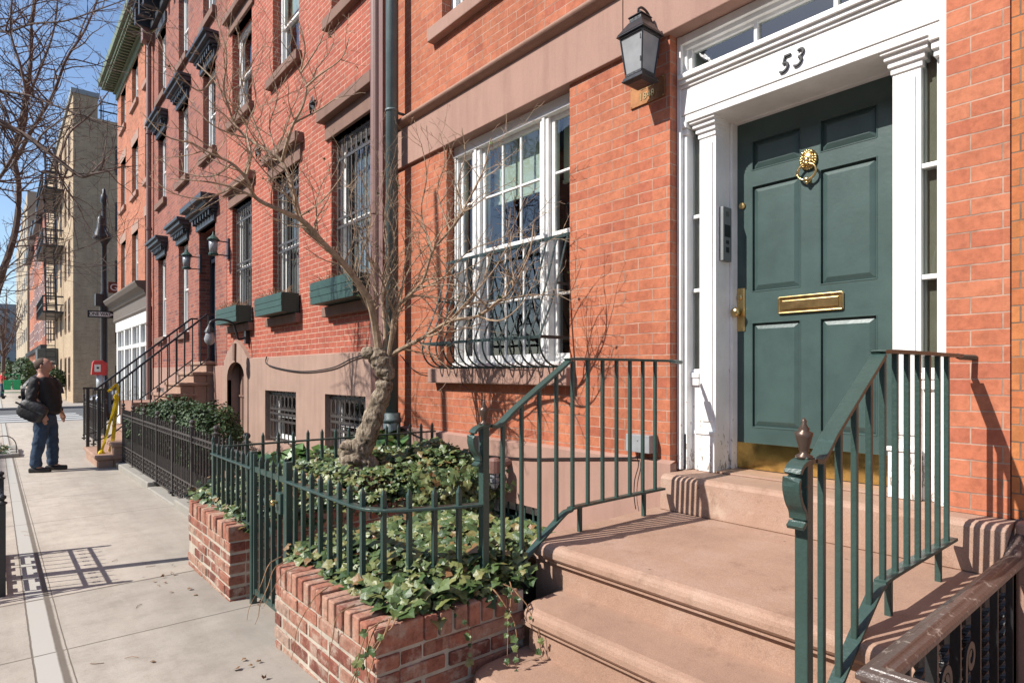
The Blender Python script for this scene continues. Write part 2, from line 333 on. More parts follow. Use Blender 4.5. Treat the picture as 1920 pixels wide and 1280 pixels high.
def sidewalk():
    m = N('concrete_sidewalk'); p = m.pos(); sp = m.n('SeparateXYZ'); m.l(p, sp.inputs[0]); x, y = sp.outputs[0], sp.outputs[1]
    wob = m.math('MULTIPLY', m.math('SUBTRACT', m.noise(9, 4), .5), .008)
    def line(c, pos_, w_):   # 1 on the joint
        d = m.math('ABSOLUTE', m.math('SUBTRACT', m.math('ADD', c, wob), pos_)); o = m.n('MapRange'); o.inputs[1].default_value = w_ * .7; o.inputs[2].default_value = w_ * 1.3; o.inputs[3].default_value = 1; o.inputs[4].default_value = 0
        m.l(d, o.inputs[0]); return o.outputs[0]
    base = m.ramp(m.noise(.9, 6, .62), [(.3, (.395, .348, .295)), (.7, (.495, .44, .375))])
    base = m.mix(.35, base, m.ramp(m.noise(220, 3, .7), [(.3, (.5, .5, .5)), (.5, (1, 1, 1)), (.75, (1.35, 1.35, 1.35))]), 'MULTIPLY')
    base = m.mix(.85, base, m.ramp(m.noise(5, 8, .75), [(.3, (.70, .69, .68)), (.5, (.93, .93, .93)), (.62, (1, 1, 1))]), 'MULTIPLY')
    base = m.mix(.6, base, m.ramp(m.noise(38, 5, .8), [(.30, (.62, .60, .58)), (.42, (1, 1, 1))]), 'MULTIPLY')
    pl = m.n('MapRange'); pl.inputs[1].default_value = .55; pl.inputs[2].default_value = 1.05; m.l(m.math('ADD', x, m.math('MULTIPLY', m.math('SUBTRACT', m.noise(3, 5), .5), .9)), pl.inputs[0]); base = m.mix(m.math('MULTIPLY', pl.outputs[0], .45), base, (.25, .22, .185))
    mp = m.n('Mapping'); mp.inputs['Scale'].default_value = (1.2, .12, 1); mp.inputs['Rotation'].default_value = (0, 0, .25); m.l(p, mp.inputs[0])
    base = m.mix(.5, base, m.ramp(m.noise(5, 6, .7, mp.outputs[0]), [(.35, (.82, .80, .78)), (.55, (1, 1, 1))]), 'MULTIPLY')
    # slab tint: the nearer slabs are greyer
    near = m.n('MapRange'); near.inputs[1].default_value = 4.68; near.inputs[2].default_value = 4.72; m.l(y, near.inputs[0])
    base = m.mix(near.outputs[0], m.mix(1, base, (.86, .87, .88), 'MULTIPLY'), base)
    strip = m.math('MULTIPLY', m.math('GREATER_THAN', x, .135), m.math('LESS_THAN', x, .225)); base = m.mix(strip, base, (.40, .385, .35))
    j = None
    for pos_ in (3.70, 4.70, 7.35, 8.9, 10.6, 12.9, 15.2, 17.5, 19.8, 22.1, 1.9, 0.1):
        l_ = line(y, pos_, .0065 if pos_ != 4.70 else .012); j = l_ if j is None else m.math('MAXIMUM', j, l_)
    for pos_, w_ in ((.24, .014), (.135, .004), (.268, .0025)): j = m.math('MAXIMUM', j, line(x, pos_, w_))
    base = m.mix(m.math('MULTIPLY', j, .82), base, (.105, .088, .07))
    vo = m.n('TexVoronoi', feature='F1', _Scale=3.4, _Randomness=1); m.l(p, vo.inputs['Vector'])
    base = m.mix(m.ramp(m.math('ADD', vo.outputs['Distance'], m.math('MULTIPLY', m.noise(40, 2), .03)), [(.058, (.6, .6, .6)), (.066, (0, 0, 0))]), base, (.11, .10, .095))
    h = m.math('SUBTRACT', m.math('MULTIPLY', m.noise(130, 4), .35), j); m.bump(h, .5, .004)
    return m.fin(base, .88, 0, .25)
M['sidewalk'] = sidewalk()
def tubeobj(*a, **k): pass
# ================================================================== setting
def strip(name, x0, x1, mat, dz=0, ys=None, kind='structure'):
    ys = ys or [-40, 2.5, 3.9, 12, 20, 23.6]; mb = MB()
    for a, b in zip(ys, ys[1:]): mb.add([(x0, a, gz(a) + dz), (x1, a, gz(a) + dz), (x1, b, gz(b) + dz), (x0, b, gz(b) + dz)], [(0, 1, 2, 3)])
    return tag(mb.build(name, mat), kind=kind)
mb = MB(); mb.add([(-900, -900, -.45), (900, -900, -.45), (900, 1500, -.45), (-900, 1500, -.45)], [(0, 1, 2, 3)])
tag(mb.build('ground', M['asphalt']), kind='structure')
strip('street', -9.5, -3.0, M['asphalt'], -.14, [-40, 2.5, 3.9, 12, 20, 400])
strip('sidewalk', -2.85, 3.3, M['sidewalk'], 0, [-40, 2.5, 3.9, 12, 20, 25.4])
strip('kerb', -3.0, -2.85, M['kerb'], .003, [-40, 2.5, 3.9, 12, 20, 25.4])
strip('opposite_sidewalk', -13, -9.5, M['sidewalk'], 0, [-40, 2.5, 3.9, 12, 20, 400])
mb = MB().box(-3, 60, 25.4, 25.55, -.4, -.197); tag(mb.build('kerb', M['kerb'], bevel=.01), kind='structure')
mb = MB().add([(-9.5, 25.5, -.31), (80, 25.5, -.31), (80, 36.4, -.31), (-9.5, 36.4, -.31)], [(0, 1, 2, 3)])
tag(mb.build('cross_street', M['asphalt']), kind='structure')
mb = MB().box(-3, 60, 36.4, 36.55, -.4, -.197); tag(mb.build('kerb', M['kerb'], bevel=.01), kind='structure')
mb = MB().box(-3, 3.3, 36.55, 300, -.4, -.2); tag(mb.build('far_sidewalk', M['sidewalk']), kind='structure')
mb = MB().box(3.3, 60, 36.55, 39.9, -.4, -.2); tag(mb.build('far_sidewalk', M['sidewalk']), kind='structure')
mb = MB()
for i in range(5): y = 26.5 + i * 1.25; mb.box(-3, 2.6, y, y + .55, -.3065, -.3055)
tag(mb.build('crosswalk', M['roadpaint']), kind='structure')
# ================================================================== windows
def window(p, y0, y1, z0, z1, X, cols=1, rows=(1, 1), fw=.06, mat='white2', blind=0, curtain=0, side=None, arch=0, name='window', label=None):
    """double-hung sash filling the opening; X is the plane of the frame"""
    f = MB(); f.box(X, X + .09, y0, y0 + fw, z0, z1); f.box(X, X + .09, y1 - fw, y1, z0, z1); f.box(X, X + .09, y0 + fw, y1 - fw, z1 - fw, z1); f.box(X - .015, X + .09, y0 + fw, y1 - fw, z0, z0 + fw * .9)
    a, b, c, d = y0 + fw, y1 - fw, z0 + fw * .9, z1 - fw; zm = (c + d) / 2; s = .038; q = .012
    for (u0, u1, x0, r) in ((zm - .02, d, X + .02, rows[0]), (c, zm + .02, X + .045, rows[1])):
        f.box(x0, x0 + .03, a, a + s, u0, u1); f.box(x0, x0 + .03, b - s, b, u0, u1); f.box(x0, x0 + .03, a + s, b - s, u1 - s, u1); f.box(x0, x0 + .03, a + s, b - s, u0, u0 + s)
        for i in range(1, cols): y = a + s + (b - a - 2 * s) * i / cols; f.box(x0 + .004, x0 + .026, y - q, y + q, u0 + s, u1 - s)
        for i in range(1, r): z = u0 + s + (u1 - u0 - 2 * s) * i / r; f.box(x0 + .006, x0 + .024, a + s, b - s, z - q, z + q)
    o = f.build(name, M[mat], p, bevel=.003, seg=1)
    if label: o['label'] = label
    g = MB()
    for (u0, u1, x0) in ((zm, d - s, X + .037), (c + s, zm - .02, X + .062)): g.add([(x0, a, u0), (x0, b, u0), (x0, b, u1), (x0, a, u1)], [(3, 2, 1, 0)])
    g.build('pane', M['glass'], o)
    r = MB(); e = .9; r.add([(X + .09, y0, z0), (X + .09, y1, z0), (X + .09, y1, z1), (X + .09, y0, z1), (X + e, y0, z0), (X + e, y1, z0), (X + e, y1, z1), (X + e, y0, z1)],
        [(0, 1, 5, 4), (1, 2, 6, 5), (2, 3, 7, 6), (3, 0, 4, 7), (4, 5, 6, 7)]); r.build('room', M['interior'], o)
    if blind: MB().box(X + .12, X + .125, a, b, d - (d - c) * blind, d).build('blind', M['blind'], o)
    if curtain:
        k = MB(); n = 24; pts = [(X + .13 + .012 * math.sin(i * 1.9), a + (b - a) * i / n) for i in range(n + 1)]
        for (x_, y_), (x2, y2) in zip(pts, pts[1:]): k.add([(x_, y_, c), (x2, y2, c), (x2, y2, c + (d - c) * curtain), (x_, y_, c + (d - c) * curtain)], [(0, 1, 2, 3)])
        k.build('curtain', M['curtain'], o)
    return o
def body(mb, X, y0, y1, z0, z1, depth=9):   # side, back and top faces of a building block behind its front wall
    mb.add([(X, y0, z0), (X + depth, y0, z0), (X + depth, y0, z1), (X, y0, z1), (X, y1, z0), (X + depth, y1, z0), (X + depth, y1, z1), (X, y1, z1)],
           [(0, 1, 2, 3), (7, 6, 5, 4), (3, 2, 6, 7), (1, 5, 6, 2)])
def sill(p, y0, y1, z1, X, h=.11, out=.07, mat='lintel', e=.09):
    return MB().box(X - out, X + .12, y0 - e, y1 + e, z1 - h, z1).build('window_sill', M[mat], p, bevel=.008)
XW = 3.05
# ================================================================== house 53
h = thing('brick_townhouse', 'orange brick townhouse with brownstone band, white framed dark green front door and belly barred window', 'house', (XW, 3, .1))
DO = (.80, 2.178, .80, 3.402); WO = (3.006, 4.528, 1.44, 3.402); UO = (3.2, 4.60, 4.50, 6.30); UO2 = (1.0, 2.2, 4.5, 6.3)
w_ = MB(); w_.grid([.588, 5.42], [.826, 10.8], XW, [DO, WO, UO, UO2], .14); body(w_, XW, .588, 5.42, -.3, 10.8)
w_.build('wall', M['brick53'], h)
b_ = MB(); BW = (3.25, 3.96, -.02, .42); b_.grid([2.14, 5.42], [-.3, .87], 3.0, [BW], .16)
b_.add([(3.0, 2.14, .87), (3.0, 5.42, .87), (3.05, 5.42, .885), (3.05, 2.178, .885), (3.05, 2.14, .885)], [(0, 1, 2, 3, 4)])
b_.add([(3.0, 2.14, -.3), (3.0, 2.14, .87), (3.06, 2.14, .87), (3.06, 2.14, -.3)], [(0, 1, 2, 3)]); b_.build('base_course', M['stucco'], h)
b_ = MB().box(3.018, 3.3, .59, 5.44, 3.397, 3.77); b_.build('stone_band', M['stucco'], h, bevel=.006)
r = MB(); n = 12; pr = [(3.03 - .075 * math.sin(math.pi * i / n) ** .8, 3.768 + .10 * i / n) for i in range(n + 1)]
r.prism([(x, .585, z) for x, z in pr] + [(3.06, .585, 3.868), (3.06, .585, 3.768)], (0, 4.86, 0)); r.build('roll_moulding', M['stone'], h, smooth=False)
MB().box(2.995, 3.012, 1.30, 1.304, 3.40, 3.765).box(3.012, 3.0185, 2.505, 2.509, 3.40, 3.765).build('band_joint', M['lintel'], h)
sill(h, WO[0] + .06, WO[1] + .07, 1.438, XW, .125, .085, 'stucco', .11); sill(h, UO[0], UO[1] + .05, 4.50, XW, .12, .07, 'stucco')
window(h, *UO2, XW + .1); u = window(h, *UO, XW + .1, 1, (1, 1), .07)
# three-part window
X0 = XW + .085; y0, y1, z0, z1 = WO
f = MB(); MU = [(y0, 3.05), (3.31, 3.405), (4.155, 4.26), (4.475, y1)]
for a, b in MU: f.box(X0, X0 + .12, a, b, z0, z1)
for a, b in MU: f.box(X0 - .014, X0, a + (b - a) * .35, b - (b - a) * .35, z0 + .05, z1 - .1)
f.box(X0 - .006, X0 + .12, y0, y1, z1 - .09, z1 - .001); f.box(X0 - .02, X0 + .12, y0, y1, z1 - .10, z1 - .08); f.box(X0 - .035, X0 + .14, y0, y1, z0 + .001, z0 + .045)
g = MB(); bl = MB()
for (a, b), cols in (((3.05, 3.31), 1), ((3.405, 4.155), 3), ((4.26, 4.475), 1)):
    lo, hi = z0 + .045, z1 - .10; zm = 2.43; s = .036; q = .010
    for (u0, u1, x0) in ((zm - .02, hi, X0 + .03), (lo, zm + .02, X0 + .06)):
        f.box(x0, x0 + .032, a, a + s, u0, u1); f.box(x0, x0 + .032, b - s, b, u0, u1); f.box(x0, x0 + .032, a + s, b - s, u1 - s * .9, u1)
        f.box(x0, x0 + .032, a + s, b - s, u0, u0 + (s if x0 < X0 + .05 else s * 1.7))
        for i in range(1, cols): y = a + s + (b - a - 2 * s) * i / cols; f.box(x0 + .004, x0 + .028, y - q, y + q, u0 + s, u1 - s)
        zz = (u0 + u1) / 2 + .02; f.box(x0 + .006, x0 + .026, a + s, b - s, zz - q, zz + q)
        g.add([(x0 + .017, a + s, u0 + s), (x0 + .017, b - s, u0 + s), (x0 + .017, b - s, u1 - s), (x0 + .017, a + s, u1 - s)], [(3, 2, 1, 0)])
    bl.box(X0 + .16, X0 + .164, a, b, 2.84, hi + .05)
    bl.box(X0 + .150, X0 + .172, a, b, 2.83, 2.855)
wn = f.build('window', M['white2'], h, bevel=.004, seg=1); wn['label'] = 'wide white three-part window with small panes'
g.build('pane', M['glass'], wn); bl.build('blind', M['blind'], wn)
r = MB(); r.add([(X0 + .1, y0, z0), (X0 + .1, y1, z0), (X0 + .1, y1, z1), (X0 + .1, y0, z1), (X0 + 1.6, y0, z0), (X0 + 1.6, y1, z0), (X0 + 1.6, y1, z1), (X0 + 1.6, y0, z1)],
    [(0, 1, 5, 4), (1, 2, 6, 5), (2, 3, 7, 6), (3, 0, 4, 7), (4, 5, 6, 7)]); r.build('room', M['interior'], wn)
# basement window with green bars
bw = window(h, *BW, 3.08, 2, (1, 1), .05)
bb = MB()
for i in range(8): y = BW[0] + .02 + i * .096; bb.tube([(3.035, y, -.02), (3.035, y, .41)], .008, 4)
bb.bar((3.03, BW[0], .30), (3.03, BW[1], .30), .012, .025); bb.build('window_bars', M['irongreen'], bw)
# ---- door surround
D = MB(); XF = 3.19; XO = 3.115
yl, yr, zb, zt = DO[1], DO[0], .826, 3.396
D.box(XO, 3.45, 2.148, 2.176, zb, zt); D.box(XO, 3.45, .802, .842, zb, zt)         # outer casing
D.box(XO + .03, 3.45, 2.125, 2.148, zb, zt - .03)
pl0, pl1, pr0, pr1 = 1.962, 2.070, .932, 1.048
ZE = 2.925                                                                          # underside of entablature
for a, b in ((pl0, pl1), (pr0, pr1)):
    D.box(XF, 3.45, a, b, zb, ZE); D.box(XF - .022, XF, a - .004, b + .012, zb, zb + .215); D.box(XF - .03, XF, a - .004, b + .018, zb + .215, zb + .235)
    D.box(XF - .008, XF, a + .02, b - .02, zb + .29, ZE - .18)
    for k, (e, zq) in enumerate(((.008, .145), (.02, .115), (.036, .085), (.052, .06))): D.box(XF - e, XF + .1, a - (e if a < 1.5 else e * .4), b + e * .7, ZE - zq, ZE - zq + .034 + (.026 if k == 3 else 0))
# half pilasters beside the side lights
for a, b in ((2.130, 2.148), (.842, .868)):
    D.box(XF - .012, 3.3, a, b, zb, ZE); D.box(XF - .045, XF, a - .002, b + .002, zb, zb + .215)
    for e, zq in ((.012, .14), (.026, .11), (.04, .075)): D.box(XF - .03 - e, XF + .05, a - e * .4, b + e * .4, ZE - zq, ZE - zq + .033)
D.box(XO + .005, 3.45, .842, 2.148, ZE, ZE + .155)                                         # frieze with the number
D.box(XO + .012, 3.45, .842, 2.148, ZE - .045, ZE); 
for e, a, b in ((.018, .155, .175), (.034, .175, .2), (.05, .2, .225), (.03, .225, .24)): D.box(XO - e + .012, 3.45, .842, 2.148, ZE + a, ZE + b)
D.box(XO + .0, 3.2, .842, 2.148, zt - .05, zt - .002); D.box(XO + .025, 3.2, .842, 2.148, zt - .075, zt - .05)
TZ0, TZ1 = ZE + .235, zt - .07
for y, y2 in ((.842, .862), (1.278, 1.298), (1.694, 1.714), (2.10, 2.148)): D.box(XO + .045, XO + .09, y, y2, TZ0, TZ1)
D.box(XO + .05, XO + .09, .862, 2.10, TZ0, TZ0 + .03); D.box(XO + .05, XO + .09, .862, 2.10, TZ1 - .025, TZ1)
# jamb and head lining
D.box(3.335, 3.40, pl0 - .018, pl0, zb, ZE - .03); D.box(3.335, 3.40, 1.048, 1.072, zb, ZE - .03)
D.box(XF + .01, 3.46, 1.048, pl0, ZE - .005, ZE + .03); D.box(3.34, 3.38, 1.048, pl0, ZE - .035, ZE - .005); D.box(3.36, 3.40, 1.06, pl0 - .018, ZE - .05, ZE - .035)
# side lights: panel below, glazing bars, small bracket
for a, b in ((2.070, 2.130), (.868, .932)):
    D.box(XF + .012, 3.3, a, b, zb, zb + .57); D.box(XF - .01, XF + .05, a, b, zb + .545, zb + .575); D.box(XF - .004, XF + .04, a + .003, b - .003, zb + .50, zb + .545)
    for z in (zb + .575, 1.88 if a > 2 else 1.82, 2.32): D.box(XF + .006, XF + .07, a, b, z, z + .022)
    D.box(XF + .04, XF + .07, a, a + .008, zb + .575, ZE); D.box(XF + .04, XF + .07, b - .008, b, zb + .575, ZE)
ds = D.build('door_surround', M['white'], h, bevel=.0035, seg=2)
g = MB()
for a, b in ((2.070, 2.130), (.868, .932)): g.add([(XF + .02, a, zb + .57), (XF + .02, b, zb + .57), (XF + .02, b, ZE), (XF + .02, a, ZE)], [(3, 2, 1, 0)])
g.build('side_light', M['glass'], ds)
MB().box(XF + .04, XF + .045, 2.070, 2.130, zb + .57, ZE).box(XF + .06, XF + .065, .868, .932, zb + .57, ZE).build('curtain', plain('tan_curtain', (.30, .26, .20), .9), ds)
MB().add([(XO + .07, .862, TZ0), (XO + .07, 2.10, TZ0), (XO + .07, 2.10, TZ1), (XO + .07, .862, TZ1)], [(3, 2, 1, 0)]).build('transom', M['glass'], ds)
r = MB(); r.add([(3.21, .8, TZ0 - .1), (3.21, 2.15, TZ0 - .1), (3.21, 2.15, zt), (3.21, .8, zt), (4.5, .8, TZ0 - .1), (4.5, 2.15, TZ0 - .1), (4.5, 2.15, zt), (4.5, .8, zt)], [(0, 1, 5, 4), (1, 2, 6, 5), (2, 3, 7, 6), (3, 0, 4, 7), (4, 5, 6, 7)]); r.build('room', M['interior'], ds)
t = MB(); text(t, '5', .128, (XO - .002, 1.527, ZE + .062), ext=.005, shear=.3, bold=-.0012, sx=.9); text(t, '3', .128, (XO - .002, 1.455, ZE + .068), ext=.005, shear=.3, bold=-.0012, sx=.9); t.build('house_number', M['black'], ds)
# ---- door
XD = 3.395; dy0, dy1, dz0, dz1 = 1.07, 1.9655, .835, 2.905
RY = [(1.184, 1.462), (1.569, 1.851)]; RZ = [(EYE - .316, EYE + .292), (EYE + .475, EYE + 1.09), (EYE + 1.185, EYE + 1.355)]
holes = [(a, b, c, d) for a, b in RY for c, d in RZ]
d = MB(); d.grid([dy0, dy1], [dz0, dz1], XD, holes, .016); d.box(XD + .016, XD + .05, dy0, dy1, dz0, dz1)
for a, b, c, e in holes:
    k = .036; o1 = [(XD + .0158, a + .008, c + .008), (XD + .0158, b - .008, c + .008), (XD + .0158, b - .008, e - .008), (XD + .0158, a + .008, e - .008)]
    o2 = [(XD + .003, a + k, c + k), (XD + .003, b - k, c + k), (XD + .003, b - k, e - k), (XD + .003, a + k, e - k)]
    d.add(o1 + o2, [(0, 4, 5, 1), (1, 5, 6, 2), (2, 6, 7, 3), (3, 7, 4, 0), (4, 7, 6, 5)])
    for m_ in (.0,): # bead around the sinking
        for (p, q) in (((a, c), (b, c)), ((b, c), (b, e)), ((b, e), (a, e)), ((a, e), (a, c))): d.bar((XD + .001, *p), (XD + .001, *q), .007, .007)
door = d.build('front_door', M['doorgreen'], h, bevel=.0015, seg=1)
MB().box(XD - .004, XD, dy0 + .005, dy1 - .003, dz0 + .004, dz0 + .155).build('kick_plate', M['kick'], door)
k = MB(); px = 1517
c = onX(1517, 300, XD); kx, ky, kz = c
k.ball((XD - .012, ky, kz), (.018, .036, .045), 14); k.ball((XD - .028, ky, kz - .008), (.014, .016, .022), 10); k.ball((XD - .034, ky, kz - .024), (.010, .018, .010), 8)
for sgn in (-1, 1): k.ball((XD - .022, ky + sgn * .024, kz + .034), (.010, .011, .011), 8); k.ball((XD - .026, ky + sgn * .014, kz + .012), (.006, .007, .005), 6); k.ball((XD - .024, ky + sgn * .016, kz - .014), (.010, .012, .012), 7)
for i in range(22): q = i / 22 * 2 * math.pi; k.ball((XD - .010, ky + .040 * math.cos(q), kz + .048 * math.sin(q)), (.010, .009, .010), 6)
for i in range(14): q = i / 14 * 2 * math.pi; k.ball((XD - .018, ky + .030 * math.cos(q), kz + .036 * math.sin(q)), (.008, .008, .009), 6)
k.tube([(XD - .030, ky + .050 * math.cos(q), kz - .070 + .044 * math.sin(q)) for q in [i / 20 * 2 * math.pi for i in range(21)]], .0065, 8, up=(1, 0, 0)); k.ball((XD - .032, ky, kz - .112), (.012, .020, .012), 10); k.ball((XD - .028, ky, kz - .128), (.008, .011, .010), 8); k.ball((XD - .006, ky, kz - .112), (.008, .014, .014), 8)
k.build('door_knocker', M['brass'], door, smooth=True)
a = onX(1461.5, 572, XD); b = onX(1581, 550, XD); ym0, ym1 = b.y, a.y; zc_ = 1.4 + .378
m_ = MB(); z0m, z1m = onX(1461.5, 588, XD).z, onX(1461.5, 559, XD).z
m_.box(XD - .006, XD, ym0, ym1, z0m, z1m); m_.build('mail_slot', M['brass'], door, bevel=.003)
m_ = MB(); e = .02
for (p, q) in (((ym0, z0m), (ym1, z0m)), ((ym1, z0m), (ym1, z1m)), ((ym1, z1m), (ym0, z1m)), ((ym0, z1m), (ym0, z0m))): m_.bar((XD - .008, *p), (XD - .008, *q), .010, .010)
m_.box(XD - .012, XD - .004, ym0 + e, ym1 - e, z0m + e * .9, z1m - e * .9); m_.build('mail_flap', M['brass'], door, bevel=.003)
m_ = MB(); lk = onX(1390, 387, XD); m_.lathe((XD, lk.y - .008, lk.z), [(.020, 0), (.020, .008), (.016, .014), (.006, .015)], 16, (-1, 0, 0)); m_.build('deadbolt', M['brass'], door); m_ = MB()
a = onX(1390, 580, XD); m_.box(XD - .006, XD, 1.893, 1.957, a.z - .13, a.z + .125); m_.lathe((XD - .006, 1.925, a.z + .07), [(.018, 0), (.018, .006), (.010, .012)], 14, (-1, 0, 0))
m_.build('lock_plate', M['brass'], door, bevel=.0015)
MB().lathe((XD - .006, 1.925, a.z - .02), [(.012, 0), (.010, .02), (.017, .032), (.027, .045), (.029, .055), (.022, .066), (.004, .069)], 18, (-1, 0, 0)).build('door_knob', M['brass'], door, smooth=True)
# threshold block (top step) belongs to the stoop; room behind door not visible
# ---- wall fittings of house 53
def downspout(p, x, y, r, z0, z1, mat, bands=(2, 4.2, 6.5), name='downspout'):
    m = MB(); m.tube([(x, y, z0), (x, y, z1)], r, 16)
    for z in bands: m.tube([(x, y, z - .012), (x, y, z + .012)], r * 1.13, 16); m.box(x, XW + .01, y - .008, y + .008, z - .01, z + .01)
    return m.build(name, M[mat], p, smooth=False)
m = MB(); 
X_, Y_ = 2.90, 5.235
for r_, a, b in ((.058, .98, 10.6), (.082, .55, 1.02), (.09, .93, .97), (.088, .55, .60), (.082, .0, .60)):
    m.tube([(X_, Y_, a), (X_, Y_, b)], r_, 18)
for z in (3.9, 6.2): m.tube([(X_, Y_, z - .012), (X_, Y_, z + .012)], .064, 18); m.box(X_, 3.06, Y_ - .01, Y_ + .01, z - .01, z + .01)
o = m.build('downspout', M['lead'], h); o['label'] = 'grey-green downspout with wider foot'
for p in o.data.polygons: p.use_smooth = len(p.vertices) == 4
# right-hand neighbour
nb = thing('brick_townhouse', 'bright orange brick house wall at the far right edge, beside the doorway', 'house', (XW, -2, .1))
w_ = MB(); w_.grid([-6, .584], [.83, 10.6], XW + .004, [(-3.2, -2.2, 1.6, 3.6)], .14); body(w_, XW + .004, -6, .584, -.3, 10.6); w_.build('wall', M['brick0'], nb)
MB().box(2.96, 3.3, -6, .555, -.3, .833).build('base_course', M['stone'], nb, bevel=.01); window(nb, -3.2, -2.2, 1.6, 3.6, XW + .12)
# ================================================================== house with window boxes (B2)
h2 = thing('brick_townhouse', 'salmon brick house with barred windows, green window boxes and arched basement door', 'house', (XW, 8.3, 0))
WY = [(5.92, 6.96), (7.98, 8.97), (9.92, 10.95)]
ops = [(a, b, 2.18, 4.17) for a, b in WY] + [(a, b, 5.60, 7.1) for a, b in WY] + [(a, b, 8.6, 10.1) for a, b in WY]
w_ = MB(); w_.grid([5.44, 11.26], [1.60, 11.2], XW, ops, .16); body(w_, XW, 5.44, 11.26, -.4, 11.2); w_.build('wall', M['brick2'], h2)
bo = [(a, b, .42, 1.15) for a, b in ((5.98, 7.03), (7.95, 9.15))]
ay0, ay1 = 10.08, 11.02
b_ = MB(); b_.grid([5.44, 11.26], [-.4, 1.62], 3.0, bo + [(ay0, ay1, -.4, 1.585)], .22)
b_.add([(3.0, 5.44, 1.62), (3.0, 11.26, 1.62), (3.06, 11.26, 1.64), (3.06, 5.44, 1.64)], [(0, 1, 2, 3)]); b_.build('base_course', M['stucco_pale'], h2)
# ogee-topped arch surround
n = 14; cy = (ay0 + ay1) / 2; hw = (ay1 - ay0) / 2
arch = [(cy + hw * math.cos(math.pi * i / n), 1.28 + .30 * math.sin(math.pi * i / n) ** .8) for i in range(n + 1)]
s_ = MB()
for (y_a, z_a), (y_b, z_b) in zip(arch, arch[1:]):
    def top(y): return 1.62 + .32 * max(0, 1 - abs(y - cy) / .62) ** .7
    s_.prism([(2.985, y_a, z_a), (2.985, y_b, z_b), (2.985, y_b, top(y_b)), (2.985, y_a, top(y_a))], (.07, 0, 0))
s_.prism([(2.985, ay0 - .16, -.3), (2.985, ay0, -.3), (2.985, ay0, 1.738), (2.985, ay0 - .16, 1.62)], (.068, 0, 0)); s_.prism([(2.985, ay1, -.3), (2.985, ay1 + .14, -.3), (2.985, ay1 + .14, 1.62), (2.985, ay1, 1.738)], (.068, 0, 0))
s_.build('arch_surround', M['stucco_pale'], h2)
MB().prism([(2.955, cy - .045, 1.60), (2.955, cy + .045, 1.60), (2.955, cy + .06, 1.88), (2.955, cy - .06, 1.88)], (.028, 0, 0)).build('shadow_block', M['lintel'], h2)  # dark block modelled in place of a shadow falling on the ogee surround
d = MB(); d.box(3.18, 3.22, ay0, ay1, -.4, 1.6)
for i in range(4): y = ay0 + .06 + i * .22; d.box(3.168, 3.18, y, y + .012, -.3, 1.55)
d.box(3.160, 3.18, ay0, ay1, 1.0, 1.03); d.build('basement_door', M['lintel'], h2)
def lintel(p, y0, y1, z, X, hh=.30, mat='lintel', cap=True):
    m = MB(); m.box(X - .035, X + .1, y0 - .12, y1 + .12, z, z + hh * .62); 
    if cap: m.box(X - .12, X + .1, y0 - .17, y1 + .17, z + hh * .62, z + hh)
    return m.build('window_lintel', M[mat], p, bevel=.008)
def bars(win, y0, y1, z0, z1, X, n=9, rings=True, mat='irongrey'):
    m = MB()
    for i in range(n): y = y0 + .03 + (y1 - y0 - .06) * i / (n - 1); m.tube([(X, y, z0), (X, y, z1)], .009, 4)
    hz = [z1 - .04, z1 - .26, (z0 + z1) / 2 + .04, (z0 + z1) / 2 - .06, z0 + .05] if rings else [z1 - .03, z1 - .22, z0 + .05]
    for z in hz: m.bar((X - .006, y0, z), (X - .006, y1, z), .010, .030)
    st = (y1 - y0 - .06) / (n - 1)
    for i in range(n - 1):
        y = y0 + .03 + st * (i + .5); zz = hz[0] - (hz[0] - hz[1]) / 2
        m.tube([(X, y + st * .45 * math.cos(q), zz + (hz[0] - hz[1]) * .42 * math.sin(q)) for q in [k / 10 * 2 * math.pi for k in range(11)]], .006, 4, up=(1, 0, 0), caps=False)
    return m.build('window_bars', M[mat], win)
for i, (a, b) in enumerate(WY):
    for z0, z1, fl in ((2.18, 4.17, 0), (5.60, 7.1, 1), (8.6, 10.1, 2)):
        o = window(h2, a, b, z0, z1, XW + .11, 1, (1, 1), .07, curtain=1 if fl == 0 else .0, blind=.35 if fl == 1 and i == 1 else 0)
        if fl == 0: bars(o, a, b, z0, z1, XW + .07)
        lintel(h2, a, b, z1, XW, .34 if fl == 0 else .28); sill(h2, a, b, z0, XW, .13 if fl else .12, .08, 'lintel', .1)
for a, b, c, d_ in bo: o = window(h2, a, b, c, d_, 3.15, 1, (1, 1), .06); bars(o, a, b, c, d_, 3.07, 9)
for p_ in ((586, 198), (484, 285)):
    st_ = MB()
    c = onX(*p_, XW - .02); k = MB()
    pts = [(c.x, c.y + (.13 if j % 2 == 0 else .05) * math.sin(j * math.pi / 5), c.z + (.13 if j % 2 == 0 else .05) * math.cos(j * math.pi / 5)) for j in range(10)]
    n0 = len(st_.v); st_.add(pts + [(c.x - .05, c.y, c.z)], [(j, (j + 1) % 10, 10) for j in range(10)])
    st_.build('star_anchor', M['ironblack'], h2)
o = downspout(h2, 2.93, 5.60, .062, -.2, 11, 'pipebrown', (3.0, 5.4, 7.7)); MB().box(2.90, 3.06, 5.42, 5.50, -.2, 11).build('party_pilaster', M['pipebrown'], h2)
